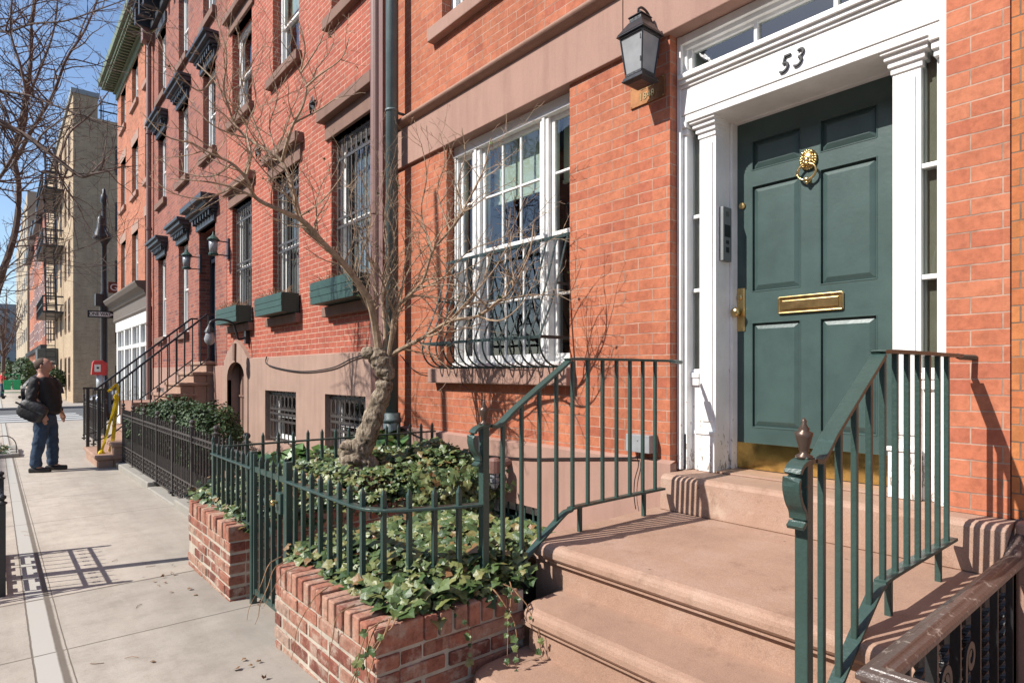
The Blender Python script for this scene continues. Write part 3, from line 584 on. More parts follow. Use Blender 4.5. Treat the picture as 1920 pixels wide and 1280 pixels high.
# wire garland on the base
g = MB()
pts = [onX(500, 668, 2.98), onX(503, 684, 2.98), onX(560, 696, 2.98), onX(620, 690, 2.98), onX(660, 672, 2.98), onX(690, 664, 2.98)]
def smooth_path(P_, k=6):
    out = []; P_ = [Vector(p) for p in P_]
    for i in range(len(P_) - 1):
        p0, p1, p2, p3 = P_[max(i - 1, 0)], P_[i], P_[i + 1], P_[min(i + 2, len(P_) - 1)]
        for j in range(k):
            t = j / k; out.append(.5 * ((2 * p1) + (-p0 + p2) * t + (2 * p0 - 5 * p1 + 4 * p2 - p3) * t * t + (-p0 + 3 * p1 - 3 * p2 + p3) * t ** 3))
    return out + [P_[-1]]
g.tube(smooth_path(pts), .008, 5); tag(g.build('cable', M['black']), 'black cable sagging across the pale stucco above the barred basement windows', 'cable')
g = MB(); g.tube(smooth_path([onX(755, 803, 2.985), onX(800, 825, 2.985), onX(890, 850, 2.985), onX(980, 859, 2.985), onX(1060, 859, 2.985), onX(1195, 858, 2.985)]), .006, 5)
g.tube(smooth_path([onX(1195, 858, 2.985), onX(1197, 873, 2.985), onX(1190, 900, 2.98), onX(1189, 930, 2.98), onX(1192, 954, 2.975)]), .003, 4)
tag(g.build('cable', M['black']), 'black cable hung along the brownstone base of the near house', 'cable')
g = MB(); g.tube(smooth_path([onX(750, 665, 3.03), onX(780, 696, 3.03), onX(825, 697, 3.0), onX(850, 690, 2.96)]), .004, 4)
g.tube([onX(877, 692, 2.95), onX(876, 706, 2.93), onX(866, 721, 2.9), onX(882, 733, 2.9)], .0025, 4); tag(g.build('cable', M['black']), 'thin loose wire dangling from the window cage sill', 'cable')
# ================================================================== house with black hoods (B3)
h3 = thing('brick_townhouse', 'mottled brick house with black window hoods and navy door above a tall stoop', 'house', (XW, 14.6, 0))
C3 = [(11.98, 12.85), (14.03, 14.9), (16.2, 17.1)]
dr = (12.0, 13.15, 1.60, 4.15)
ops = [dr] + [(a, b, 2.25, 4.16) for a, b in C3[1:]] + [(a, b, 5.5, 7.1) for a, b in C3] + [(a, b, 8.02, 9.6) for a, b in C3]
w_ = MB(); w_.grid([11.28, 17.86], [1.50, 10.6], XW, ops, .2); body(w_, XW, 11.28, 17.86, -.4, 10.6); w_.build('wall', M['brick3'], h3)
b_ = MB(); b_.grid([11.28, 17.86], [-.4, 1.52], 3.01, [(13.9, 14.8, .35, 1.05), (16.2, 17.1, .35, 1.05)], .2); b_.add([(3.01, 11.28, 1.52), (3.01, 17.86, 1.52), (3.06, 17.86, 1.53), (3.06, 11.28, 1.53)], [(0, 1, 2, 3)]); b_.build('base_course', M['stucco'], h3)
def hood(p, y0, y1, z, X, big=0, name='window_hood'):
    m = MB(); m.box(X - .05, X + .1, y0 - .08, y1 + .08, z, z + .16)
    for k, (e, a, b) in enumerate(((.08, .16, .20), (.14, .20, .26), (.21, .26, .34), (.26 + big, .34, .40 + big))): m.box(X - e, X + .1, y0 - .08 - e * .5, y1 + .08 + e * .5, z + a, z + b)
    nn = 7
    for i in range(nn): y = y0 + (y1 - y0) * i / (nn - 1); m.box(X - .12, X, y - .03, y + .03, z + .10, z + .2)
    return m.build(name, M['cornice'], p, bevel=.006)
for i, (a, b) in enumerate(C3):
    for z0, z1, fl in ((2.25, 4.16, 0), (5.5, 7.1, 1), (8.02, 9.6, 2)):
        if fl == 0 and i == 0: continue
        window(h3, a, b, z0, z1, XW + .1, 2 if fl else 1, (1, 1), .06, curtain=.0 if fl else .6, blind=.3 if fl == 2 else 0)
        if fl < 2: hood(h3, a, b, z1, XW)
        else: MB().box(XW - .04, XW + .1, a - .1, b + .1, z1, z1 + .22).build('window_lintel', M['cornice'], h3)
        sill(h3, a, b, z0, XW, .14, .08, 'lintel', .08)
for a in (13.9, 16.2): window(h3, a, a + .9, .35, 1.05, 3.1, 1, (1, 1), .06)
hood(h3, dr[0], dr[1], dr[3], XW, .04, 'door_hood')
d = MB(); d.box(XW + .26, XW + .3, dr[0], dr[1], dr[2], dr[3])
for zc0, zc1 in ((1.75, 2.4), (2.5, 3.4)):
    for yc0, yc1 in ((12.1, 12.5), (12.6, 13.05)): d.box(XW + .25, XW + .26, yc0, yc1, zc0, zc1)
d.box(XW + .2, XW + .26, dr[0], dr[0] + .07, dr[2], dr[3]).box(XW + .2, XW + .26, dr[1] - .07, dr[1], dr[2], dr[3]).box(XW + .2, XW + .26, dr[0], dr[1], 3.55, 3.62)
o = d.build('front_door', M['navydoor'], h3); c = onX(394, 536, XW + .25); MB().box(XW + .24, XW + .25, 12.3, 12.42, c.z - .12, c.z + .1).build('notice', M['steel'], o)
# roof cornice
m = MB(); 
for e, a, b in ((.10, 9.95, 10.2), (.2, 10.2, 10.4), (.45, 10.4, 10.52), (.55, 10.52, 10.7)): m.box(XW - e, XW + .1, 11.28, 17.86, a, b)
for i in range(12): y = 11.5 + i * .55; m.box(XW - .42, XW, y, y + .14, 10.0, 10.4)
m.build('roof_cornice', M['cornice'], h3, bevel=.01)
m = MB(); m.tube([(2.95, 17.72, -.2), (2.95, 17.72, 9.9)], .06, 10); m.box(2.80, 3.06, 17.58, 17.86, 9.7, 10.1)
for z in (2.6, 5, 7.4): m.tube([(2.95, 17.72, z), (2.95, 17.72, z + .06)], .075, 10)
m.build('downspout', M['pipebrown'], h3)
# ================================================================== corner house (B4)
h4 = thing('brick_townhouse', 'corner brick house with sage green roof cornice and white storefront at its foot', 'house', (XW, 20.8, 0))
C4 = [(18.1, 18.85), (19.9, 20.9), (22.0, 22.9)]; R4 = [(2.43, 4.05), (5.15, 6.65), (7.75, 8.95)]
w_ = MB(); w_.grid([17.88, 23.7], [2.3, 9.9], XW, [(a, b, c, d_) for a, b in C4 for c, d_ in ((3.95, 5.45), (6.52, 7.98), (9.05, 9.80))][:0] + [(a, b, c, d_) for a, b in C4 for c, d_ in ((3.83, 5.46), (6.6, 8.02), (9.1, 10.36))][:0], 0)
H4 = []
for px0, px1, rows in ((272, 283, ((71, 150), (232, 334), (400, 530))), (247.5, 259, ((116, 195), (268, 364), (435, 541))), (227, 236, ((169, 240), (300, 390), (454, 552)))):
    ya, yb = onX(px1, 0, XW).y, onX(px0, 0, XW).y; ya = max(ya, 18.02)
    for t_, b2 in rows:
        pm = (px0 + px1) / 2; H4.append((ya, yb, onX(pm, b2, XW).z, onX(pm, t_, XW).z))
w_ = MB(); w_.grid([17.88, 23.7], [3.1, 10.9], XW, H4, .16); body(w_, XW, 17.88, 23.7, -.4, 10.9); w_.build('wall', M['brick4'], h4)
for a, b, c, d_ in H4:
    window(h4, a, b, c, d_, XW + .1, 1, (1, 1), .06, blind=.3); sill(h4, a, b, c, XW, .13, .07, 'stucco', .07); MB().box(XW - .012, XW + .1, a - .08, b + .08, d_, d_ + .26).build('window_lintel', M['stucco_pale'], h4)
m = MB()
for e, a, b in ((.05, 10.3, 10.5), (.12, 10.5, 10.62), (.42, 10.62, 10.72), (.5, 10.72, 10.95)): m.box(XW - e, XW + .4, 17.9, 23.7 + e * .6, a, b)
for i in range(30): y = 18 + i * .192; m.box(XW - .38, XW, y, y + .07, 10.52, 10.62)
m.build('roof_cornice', M['greencornice'], h4, bevel=.01)
m = MB(); zc0, zc1 = 3.02, 3.72
m.prism([(XW + .1, 18.0, zc0), (XW - .06, 18.0, zc0), (XW - .10, 18.0, zc0 + .06), (XW - .08, 18.0, zc0 + .10), (XW - .08, 18.0, zc0 + .38), (XW - .14, 18.0, zc0 + .42), (XW - .17, 18.0, zc0 + .50), (XW - .30, 18.0, zc0 + .58), (XW - .36, 18.0, zc0 + .68), (XW - .36, 18.0, zc0 + .72), (XW + .1, 18.0, zc0 + .76)], (0, 5.95, 0))
m.build('storefront_cornice', plain('weathered_brown_paint', (.15, .12, .095), .6), h4)
f = MB(); zb_, zt_ = -.2, 3.02; ys_ = [18.05, 18.25, 19.6, 20.9, 22.3, 23.5, 23.72]
for y in (18.12, 19.45, 20.75, 22.1, 23.55): f.box(XW - .03, XW + .1, y - .09, y + .09, zb_, zt_)
f.box(XW - .05, XW + .1, 18.03, 23.7, 2.72, zt_).box(XW - .02, XW + .1, 18.03, 23.7, 2.12, 2.22).box(XW - .02, XW + .1, 18.03, 23.7, zb_, .35)
for y in (18.8, 20.1, 21.4, 22.8): f.box(XW, XW + .06, y - .03, y + .03, .35, 2.8)
sf = f.build('storefront', M['white'], h4, bevel=.006)
MB().add([(XW + .04, 18.05, .3), (XW + .04, 23.6, .3), (XW + .04, 23.6, 2.9), (XW + .04, 18.05, 2.9)], [(3, 2, 1, 0)]).build('pane', M['glass'], sf)
MB().box(XW + .2, XW + .22, 18.05, 23.6, -.2, 3.0).build('curtain', M['curtain'], sf)
# ================================================================== stoop of house 53
st = thing('stoop', 'wide brownstone stoop of four rounded steps leading up to the dark green door', 'steps', (2.3, 1.4, .1))
def tread(x0, x1, y0, y1, zt, h, left_round=True, nose=.045, thick=.065, mat='step', parent=None, name='step'):
    """block with a rounded nosing slab; front faces -X, plan has a rounded near-left corner"""
    m = MB(); r = .10; pl = []
    n = 8
    # plan outline of slab
    out = [(x1, y0), (x0 + .0, y0)] + [(x0 + r - r * math.sin(math.pi / 2 * i / n) if False else x0 + r - r * math.cos(math.pi / 2 * i / n), y1 - r + r * math.sin(math.pi / 2 * i / n)) for i in range(n + 1)] + [(x1, y1)]
    prof = [(0.010, 0), (0.0, .012), (0, thick * .5), (.004, thick * .72), (.014, thick * .9), (.032, thick)]
    vs = []; k = len(out)
    cx = (x0 + x1) / 2; cy = (y0 + y1) / 2
    for e, z in prof:
        for (x, y) in out:
            dx = e if x < x1 - 1e-6 else 0; 
            yy = y - e if y > cy and x < x1 else y
            yy = yy if y > cy else y
            vs.append((x + (dx if x < x0 + r + 1e-6 else 0), yy, zt - thick + z))
    m.add(vs, [(i * k + j, i * k + (j + 1) % k, (i + 1) * k + (j + 1) % k, (i + 1) * k + j) for i in range(len(prof) - 1) for j in range(k)] + [tuple(range(k))[::-1], tuple(range((len(prof) - 1) * k, len(prof) * k))])
    m.box(x0 + nose * .45, x1, y0, y1 - nose * .45, zt - thick - .018, zt - thick); m.box(x0 + nose, x1, y0, y1 - nose, zt - h - .02, zt - thick - .018)
    o = m.build(name, M[mat], parent)
    return o
tread(1.155, 1.46, .60, 1.955, .10 + .0, .1, parent=st) if False else None
tread(1.40, 1.80, .58, 1.962, EYE - 1.155, .30, parent=st)
tread(1.665, 2.05, .58, 1.966, EYE - .965, .19, parent=st)
tread(1.90, 2.925, .57, 2.185, EYE - .775, .55, parent=st)
m = MB(); # threshold block
pr = [(2.93, .60), (2.90, .63), (2.90, .64), (2.907, .80), (2.918, .815), (2.94, .824), (3.46, .824), (3.46, .60)]
m.prism([(x, .569, z) for x, z in pr], (0, 2.138 - .569, 0)); o = m.build('step', M['step'], st)
MB().box(3.18, 3.40, 1.06, 1.96, .8245, .834).build('door_sill', M['step'], st, bevel=.003)
# ================================================================== stair railings
def railing(Y, label, sgn, px_bars=None):
    t = thing('stair_railing', label, 'railing', (2.2, Y, .62), 'iron railings of the brownstone stoop')
    zt, zb = EYE + .068, EYE - .650
    x0, xl, xe = 1.60, 2.14, 2.93
    top = [(x0 + .02, Y, EYE - .225), (x0 + .07, Y, EYE - .232), (x0 + .12, Y, EYE - .20), (x0 + .18, Y, EYE - .155), (xl - .08, Y, EYE + .022), (xl - .03, Y, EYE + .055), (xl + .04, Y, zt), (xe, Y, zt)]
    m = MB(); m.tube(smooth_path(top, 4), 1, 4, flat=(.022, .0065))
    # volute at the foot
    sc = [(x0 + .03, -.228), (x0 - .02, -.228), (x0 - .055, -.245), (x0 - .068, -.285), (x0 - .055, -.325), (x0 - .035, -.352), (x0 - .032, -.378), (x0 - .05, -.392)]
    m.tube(smooth_path([(x, Y, EYE + z) for x, z in sc], 4), 1, 4, flat=(.022, .0065), up=(0, 1, 0)) if False else m.tube(smooth_path([(x, Y, EYE + z) for x, z in sc], 4), 1, 4, flat=(.022, .006), up=(.3, 0, 1))
    m.tube([(xe - .0, Y, zt), (xe + .03, Y, zt - .004), (xe + .12, Y + (.01 if Y > 1 else -.03), zt - .006)], .012, 6)
    m.build('handrail', M['irongreen'], t, bevel=.002, seg=1)
    m = MB(); bot = [(x0, Y, EYE - 1.03), (1.767, Y, EYE - .885), (2.05, Y, EYE - .690), (2.12, Y, zb - .012), (2.2, Y, zb), (2.86, Y, zb + .004)]
    bp = smooth_path(bot, 4); m.tube(bp, 1, 4, flat=(.019, .0055)); m.build('bottom_rail', M['irongreen'], t)
    m = MB(); m.box(x0 - .017, x0 + .017, Y - .017, Y + .017, gz(2) - .02, EYE - .215); m.build('newel_post', M['irongreen'], t, bevel=.003)
    MB().lathe((x0, Y, EYE - .222), [(.02, 0), (.022, .008), (.010, .015), (.012, .024), (.020, .055), (.023, .068), (.012, .073), (.014, .078), (.006, .09), (.007, .098), (.002, .106)], 14).build('finial', M['finial'], t, smooth=True)
    def ztop(x): 
        if x > xl + .03: return zt
        for a, b in zip(top, top[1:]):
            if a[0] <= x <= b[0]: return a[2] + (b[2] - a[2]) * (x - a[0]) / (b[0] - a[0])
        return top[0][2]
    def zbot(x):
        for a, b in zip(bot, bot[1:]):
            if a[0] <= x <= b[0]: return a[2] + (b[2] - a[2]) * (x - a[0]) / (b[0] - a[0])
        return zb
    for x in [1.704, 1.813, 1.922, 2.031, 2.14, 2.248, 2.357, 2.465, 2.573, 2.681, 2.79]:
        m = MB(); a, b = zbot(x), ztop(x) - .003; k = 7
        m.tube([(x + U(-.0012, .0012), Y + U(-.0012, .0012), a + (b - a) * i / k) for i in range(k + 1)], .0115, 4, up=(1, 1, 0)) if False else m.box(x - .0085, x + .0085, Y - .0085, Y + .0085, a, b)
        m.build('baluster', M['irongreen'], t, bevel=.002, seg=1)
    for x in (2.19, 2.69): MB().box(x - .010, x + .010, Y - .010, Y + .010, EYE - .778, zb).build('foot_post', M['irongreen'], t, bevel=.002, seg=1)
    return t
railing(2.09, 'green iron stair railing on the window side of the stoop, meeting the garden fence', 1)
railing(.73, 'green iron stair railing at the right side of the stoop, nearest the camera', -1)
# ================================================================== brown neighbour railing, bottom right
t = thing('area_railing', 'worn brown-capped iron railing with twisted balusters in the bottom right corner', 'railing', (1.56, .54, .1))
Yb = .54; Xc = 1.545; zc = EYE - .69
def caprail(m, a, b):
    a, b = Vector(a), Vector(b); d = (b - a).normalized(); s_ = d.cross(Vector((0, 0, 1))); prof = [(-.034, -.012), (-.034, .002), (-.026, .010), (-.014, .012), (-.009, .018), (.009, .018), (.014, .012), (.026, .010), (.034, .002), (.034, -.012)]
    return [[p + s_ * x + Vector((0, 0, z)) for x, z in prof] for p in (a, b)]
m = MB()
A, Bc, Cc, Dd = Vector((Xc, -1.2, zc)), Vector((Xc, Yb, zc)), Vector((2.86, Yb, zc + .006)), Vector((3.04, Yb, zc + .11))
prof = [(-.034, -.012), (-.034, .002), (-.026, .010), (-.014, .012), (-.009, .018), (.009, .018), (.014, .012), (.026, .010), (.034, .002), (.034, -.012)]
secs = [[A + Vector((-x, 0, z)) for x, z in prof], [Bc + Vector((-x, x, z)) for x, z in prof], [Cc + Vector((0, x, z)) for x, z in prof], [Dd + Vector((0, x, z)) for x, z in prof]]
k = len(prof); m.add([v for s_ in secs for v in s_], [(i * k + j, i * k + (j + 1) % k, (i + 1) * k + (j + 1) % k, (i + 1) * k + j) for i in range(3) for j in range(k)] + [tuple(range(k)), tuple(range(3 * k, 4 * k))[::-1]])
m.build('handrail', M['railbrown'], t, bevel=.002, seg=1)
def twist(m, x, y, z0, z1, hw=.010, turns=9):
    n = 60; vs = []
    for i in range(n + 1):
        a = turns * 2 * math.pi * i / n if .1 < i / n < .9 else (turns * 2 * math.pi * (.1 if i / n <= .1 else .9))
        for k in range(4): q = a / 2 + k * math.pi / 2; vs.append((x + hw * 1.3 * math.cos(q), y + hw * 1.3 * math.sin(q), z0 + (z1 - z0) * i / n))
    m.add(vs, [(i * 4 + k, i * 4 + (k + 1) % 4, i * 4 + 4 + (k + 1) % 4, i * 4 + 4 + k) for i in range(n) for k in range(4)])
gz0 = gz(0) + .03
for i in range(12):
    x = Xc + .075 + i * .105
    if x > 2.8: break
    m = MB()
    if i % 2: m.box(x - .006, x + .006, Yb - .014, Yb + .014, gz0, zc - .012); m.build('baluster', M['ironblack'], t)
    else: twist(m, x, Yb, gz0, zc - .012); m.build('twisted_baluster', M['ironblack'], t)
for i in range(12):
    y = Yb - .08 - i * .105; m = MB()
    if i % 2: m.box(Xc - .014, Xc + .014, y - .006, y + .006, gz0, zc - .012); m.build('baluster', M['ironblack'], t)
    else: twist(m, Xc, y, gz0, zc - .012); m.build('twisted_baluster', M['ironblack'], t)
m = MB()
for xx, s_ in ((1.99, 1), (2.23, -1)):
    sp = []
    for i in range(26): q = i / 25 * 2.6 * math.pi; r_ = .045 - .012 * q / math.pi; sp.append((xx + s_ * r_ * math.cos(q), Yb - .016, zc - .16 + r_ * math.sin(q)))
    m.tube([(xx + s_ * .055, Yb - .016, zc - .42), (xx + s_ * .05, Yb - .016, zc - .28)] + sp, 1, 4, flat=(.010, .003), up=(0, 1, 0))
m.bar((Xc, Yb, gz0 + .06), (2.9, Yb, gz0 + .06), .03, .01); m.bar((Xc, Yb, gz0 + .06), (Xc, -1.2, gz0 + .06), .03, .01)
m.build('scroll', M['ironblack'], t)
# ================================================================== belly grille
t = thing('window_grille', 'green belly-curved iron grille over the lower half of the wide white window', 'window grille', (3.0, 3.77, 1.44))
def bell(y): return [(3.055, y, EYE + .962), (3.02, y, EYE + .86), (2.96, y, EYE + .66), (2.885, y, EYE + .46), (2.825, y, EYE + .33), (2.79, y, EYE + .235), (2.795, y, EYE + .165), (2.835, y, EYE + .095), (2.90, y, EYE + .055), (2.975, y, EYE + .045)]
m = MB()
for i in range(15): m.tube(smooth_path(bell(3.03 + i * 1.475 / 14), 3), .0075, 5, up=(0, 1, 0))
m.build('curved_bars', M['irondark'], t)
m = MB(); m.bar((3.05, 3.01, EYE + .966), (3.05, 4.525, EYE + .966), .010, .024); m.bar((2.796, 3.03, EYE + .245), (2.796, 4.505, EYE + .245), .006, .022)
for y in (3.03, 4.505): m.bar((2.796, y, EYE + .245), (3.14, y, EYE + .245), .006, .022); m.bar((2.94, y, EYE + .62), (3.14, y, EYE + .62), .006, .016)
m.bar((2.975, 3.03, EYE + .043), (2.975, 4.505, EYE + .043), .02, .012)
for i in range(6): y = 3.1 + i * .25; m.tube(smooth_path([(2.99, y, EYE + .045), (2.975, y + .06, EYE + .075), (2.97, y + .13, EYE + .06), (2.985, y + .22, EYE + .046)]), .002, 4)
m.build('rail', M['irondark'], t)
# ================================================================== wall lantern, plaque, boxes
t = thing('wall_lantern', 'black metal box lantern hanging from a curled bracket beside the white doorway', 'lantern', (2.9, 2.3, 3.1))
lx, ly, lz = 2.90, 2.28, EYE + 1.715; a = .058; b = .082; hh = .255
m = MB()
for sx in (-1, 1):
    for sy in (-1, 1): m.tube([(lx + sx * a, ly + sy * a, lz + .025), (lx + sx * b, ly + sy * b, lz + hh)], .006, 4)
def ring(m, r_, z, t_=.006, h_=.008):
    for p, q in (((-1, -1), (1, -1)), ((1, -1), (1, 1)), ((1, 1), (-1, 1)), ((-1, 1), (-1, -1))): m.bar((lx + p[0] * r_, ly + p[1] * r_, z), (lx + q[0] * r_, ly + q[1] * r_, z), t_ * 2, h_ * 2)
ring(m, a, lz + .028); ring(m, b, lz + hh - .004)
def frus(m, r0, z0, r1, z1): m.add([(lx - r0, ly - r0, z0), (lx + r0, ly - r0, z0), (lx + r0, ly + r0, z0), (lx - r0, ly + r0, z0), (lx - r1, ly - r1, z1), (lx + r1, ly - r1, z1), (lx + r1, ly + r1, z1), (lx - r1, ly + r1, z1)], [(3, 2, 1, 0), (4, 5, 6, 7), (0, 1, 5, 4), (1, 2, 6, 5), (2, 3, 7, 6), (3, 0, 4, 7)])
frus(m, .078, lz - .008, .066, lz + .018); frus(m, .050, lz - .022, .078, lz - .008)
frus(m, .100, lz + hh, .094, lz + hh + .012); frus(m, .096, lz + hh + .012, .048, lz + hh + .085); frus(m, .044, lz + hh + .085, .044, lz + hh + .112); frus(m, .052, lz + hh + .112, .046, lz + hh + .122)
for z in (.07, .2): m.lathe((lx - .075, ly - .062, lz + z), [(.004, 0), (.004, .03)], 6)
m.build('lantern_frame', M['ironblack'], t, bevel=.0015, seg=1)
g = MB(); g.add([(lx - a, ly - a, lz + .03), (lx + a, ly - a, lz + .03), (lx + a, ly + a, lz + .03), (lx - a, ly + a, lz + .03), (lx - b, ly - b, lz + hh), (lx + b, ly - b, lz + hh), (lx + b, ly + b, lz + hh), (lx - b, ly + b, lz + hh)], [(0, 1, 5, 4), (1, 2, 6, 5), (2, 3, 7, 6), (3, 0, 4, 7)])
for i, v in enumerate(g.v): g.v[i] = Vector((lx + (v.x - lx) * .97, ly + (v.y - ly) * .97, v.z))
g.build('lantern_glass', M['lampwhite'], t)
m = MB(); zt_ = lz + hh + .12
m.tube([(lx, ly + .013 * math.cos(q), zt_ + .018 + .018 * math.sin(q)) for q in [i / 12 * 2 * math.pi for i in range(13)]], .003, 5, up=(1, 0, 0))
m.tube(smooth_path([(3.05, ly, zt_ - .13), (3.03, ly, zt_ - .03), (2.98, ly, zt_ + .045), (2.92, ly, zt_ + .062), (2.885, ly, zt_ + .04), (2.89, ly, zt_ + .02), (2.905, ly, zt_ + .028)]), .0075, 6, up=(0, 1, 0)); m.box(3.036, 3.052, ly - .02, ly + .02, zt_ - .2, zt_ - .06)
m.build('bracket', M['ironblack'], t)
t = thing('wall_plaque', 'small bronze plaque reading CIRCA 1848 on brick under the black lantern', 'plaque', (3.04, 2.3, 2.95))
a0, a1 = onX(1184, 180, XW), onX(1248, 180, XW); zl, zh = onX(1184, 207, XW).z, onX(1184, 168, XW).z
MB().box(3.038, XW, a1.y, a0.y, zl, zh).build('plate', M['bronze'], t, bevel=.002)
m = MB(); cy_ = (a0.y + a1.y) / 2; text(m, 'CIRCA', .036, (3.037, cy_, zl + (zh - zl) * .78), ext=.002); text(m, '1848', .058, (3.037, cy_, zl + (zh - zl) * .36), ext=.002, bold=.001)
for yy in (a0.y - .01, a1.y + .01):
    for zz in (zl + .01, zh - .01): m.lathe((3.038, yy, zz), [(.004, 0), (.003, .003)], 8, (-1, 0, 0))
m.build('lettering', M['brass'], t)
t = thing('intercom', 'grey metal intercom panel with speaker holes on the white door jamb', 'intercom', (3.27, 1.95, 1.9))
zi0, zi1 = onY(1357, 489, 1.945).z, onY(1357, 388, 1.945).z
x0_, x1_ = 3.225, 3.315
MB().box(x0_, x1_, 1.935, 1.9625, zi0, zi1).build('panel', M['dullsteel'], t, bevel=.003)
m = MB(); xm = (x0_ + x1_) / 2; m2 = MB()
for i in range(5):
    for j in range(5): m.lathe((xm + (i - 2) * .006, 1.935, zi1 - .04 - (j - 2) * .006), [(.0018, 0), (.0018, .001)], 6, (0, -1, 0))
m.build('speaker', M['black'], t); m = MB(); m.box(x0_ + .015, x1_ - .015, 1.933, 1.936, zi0 + .14, zi0 + .21); m.box(x0_ + .03, x1_ - .03, 1.933, 1.936, zi0 + .05, zi0 + .08); m.box(x0_ + .03, x1_ - .03, 1.933, 1.936, zi0 + .10, zi0 + .12); m.build('buttons', M['black'], t)
t = thing('junction_box', 'grey junction box on the brick behind the stoop railing', 'utility box', (3.0, 2.3, 1.1))
p0, p1 = onX(1178, 812, 2.99), onX(1222, 850, 2.99)
MB().box(2.965, 3.05, p1.y, p0.y, p1.z, p0.z).build('box', M['lampwhite'], t, bevel=.004); MB().lathe((2.965, (p0.y + p1.y) / 2, (p0.z + p1.z) / 2 + .02), [(.008, 0), (.006, .003)], 8, (-1, 0, 0)).build('screw', M['steel'], t)
t = thing('bulkhead_lamp', 'caged bulkhead lamp on a brown bracket low on the brownstone base', 'lamp', (2.9, 3.9, .8))
c = onX(935, 872, 2.9); m = MB(); m.tube([(3.0, c.y, c.z + .02), (2.86, c.y, c.z + .005)], .035, 10); m.lathe((2.86, c.y, c.z + .04), [(.05, -.09), (.05, 0), (.03, .02)], 12); m.build('bracket', M['pipebrown'], t)
m = MB()
for i in range(6): q = i * math.pi / 3; m.tube([(2.86 + .045 * math.cos(q), c.y + .045 * math.sin(q), c.z - .05), (2.86 + .045 * math.cos(q), c.y + .045 * math.sin(q), c.z - .15), (2.86 + .01 * math.cos(q), c.y + .01 * math.sin(q), c.z - .19)], .003, 4)
for z in (.08, .12, .16): m.tube([(2.86 + .045 * math.cos(q), c.y + .045 * math.sin(q), c.z - z) for q in [i * math.pi / 6 for i in range(13)]], .003, 4)
m.build('cage', M['black'], t); MB().lathe((2.86, c.y, c.z - .05), [(.035, 0), (.038, -.08), (.02, -.12)][::-1], 10).build('glass', M['lampwhite'], t)
# window boxes
def dry_tuft(m, c, n, h_, spread, y0=None, y1=None):
    for i in range(n):
        x, y = c[0] + U(-.06, .06), U(y0, y1); a = U(0, 6.28); l_ = h_ * U(.4, 1); d = Vector((math.cos(a) * spread, math.sin(a) * spread, 1)).normalized()
        p = Vector((x, y, c[2])); pts = [p]
        for k in range(3): d = (d + Vector((U(-.5, .5), U(-.5, .5), U(-.35, .1)))).normalized(); pts.append(pts[-1] + d * l_ / 3)
        m.tube(pts, [.004, .003, .0025, .001], 3)
for i, ((a, b), lab) in enumerate(zip(WY, ('green wooden window box nearest the brown downspout', 'green wooden window box under the middle barred window', 'green wooden window box nearest the gooseneck lamp'))):
    t = thing('window_box', lab, 'window box', (2.9, (a + b) / 2, 2.2), 'green window boxes under the barred windows')
    m = MB(); y0_, y1_ = a - .06, b + .02; z0_, z1_ = 2.19, 2.44
    m.box(2.80, 2.83, y0_, y1_, z0_, z1_).box(3.0, 3.03, y0_, y1_, z0_, z1_).box(2.83, 3.0, y0_, y0_ + .03, z0_, z1_).box(2.83, 3.0, y1_ - .03, y1_, z0_, z1_).box(2.83, 3.0, y0_ + .03, y1_ - .03, z0_, z0_ + .03)
    for z in (z0_ + .075, z0_ + .155): m.box(2.795, 2.80, y0_, y1_, z + .004, z + .07)
    m.build('box', M['boxgreen'], t, bevel=.004); MB().box(2.83, 3.0, y0_ + .03, y1_ - .03, z0_ + .05, z1_ - .02).build('soil', M['soil'], t)
    m = MB(); dry_tuft(m, (2.91, 0, z1_ - .02), 110, .22, .9, y0_ + .04, y1_ - .04); m.build('dry_plants', M['vine'], t)
# gooseneck lamp with clear globe
t = thing('gooseneck_lamp', 'black gooseneck wall lamp with clear glass globe above the arched basement door', 'lamp', (2.9, 10, 2.1))
c = onX(458, 630, 2.98); gx, gy = 2.98, c.y; m = MB(); m.box(2.99, XW, gy - .04, gy + .04, c.z - .12, c.z + .12)
m.tube(smooth_path([(3.0, gy, c.z - .02), (2.9, gy, c.z - .05), (2.86, gy, c.z + .06), (2.80, gy, c.z + .20), (2.62, gy, c.z + .24), (2.50, gy, c.z + .20), (2.48, gy, c.z + .12)]), .018, 7, up=(0, 1, 0))
m.lathe((2.48, gy, c.z + .04), [(.075, 0), (.06, .04), (.03, .09), (.02, .12)], 12); m.build('arm', M['ironblack'], t)
MB().lathe((2.48, gy, c.z - .15), [(.02, 0), (.045, .012), (.072, .05), (.078, .09), (.06, .15), (.055, .19)], 14).build('glass_globe', M['lampwhite'], t, smooth=True)
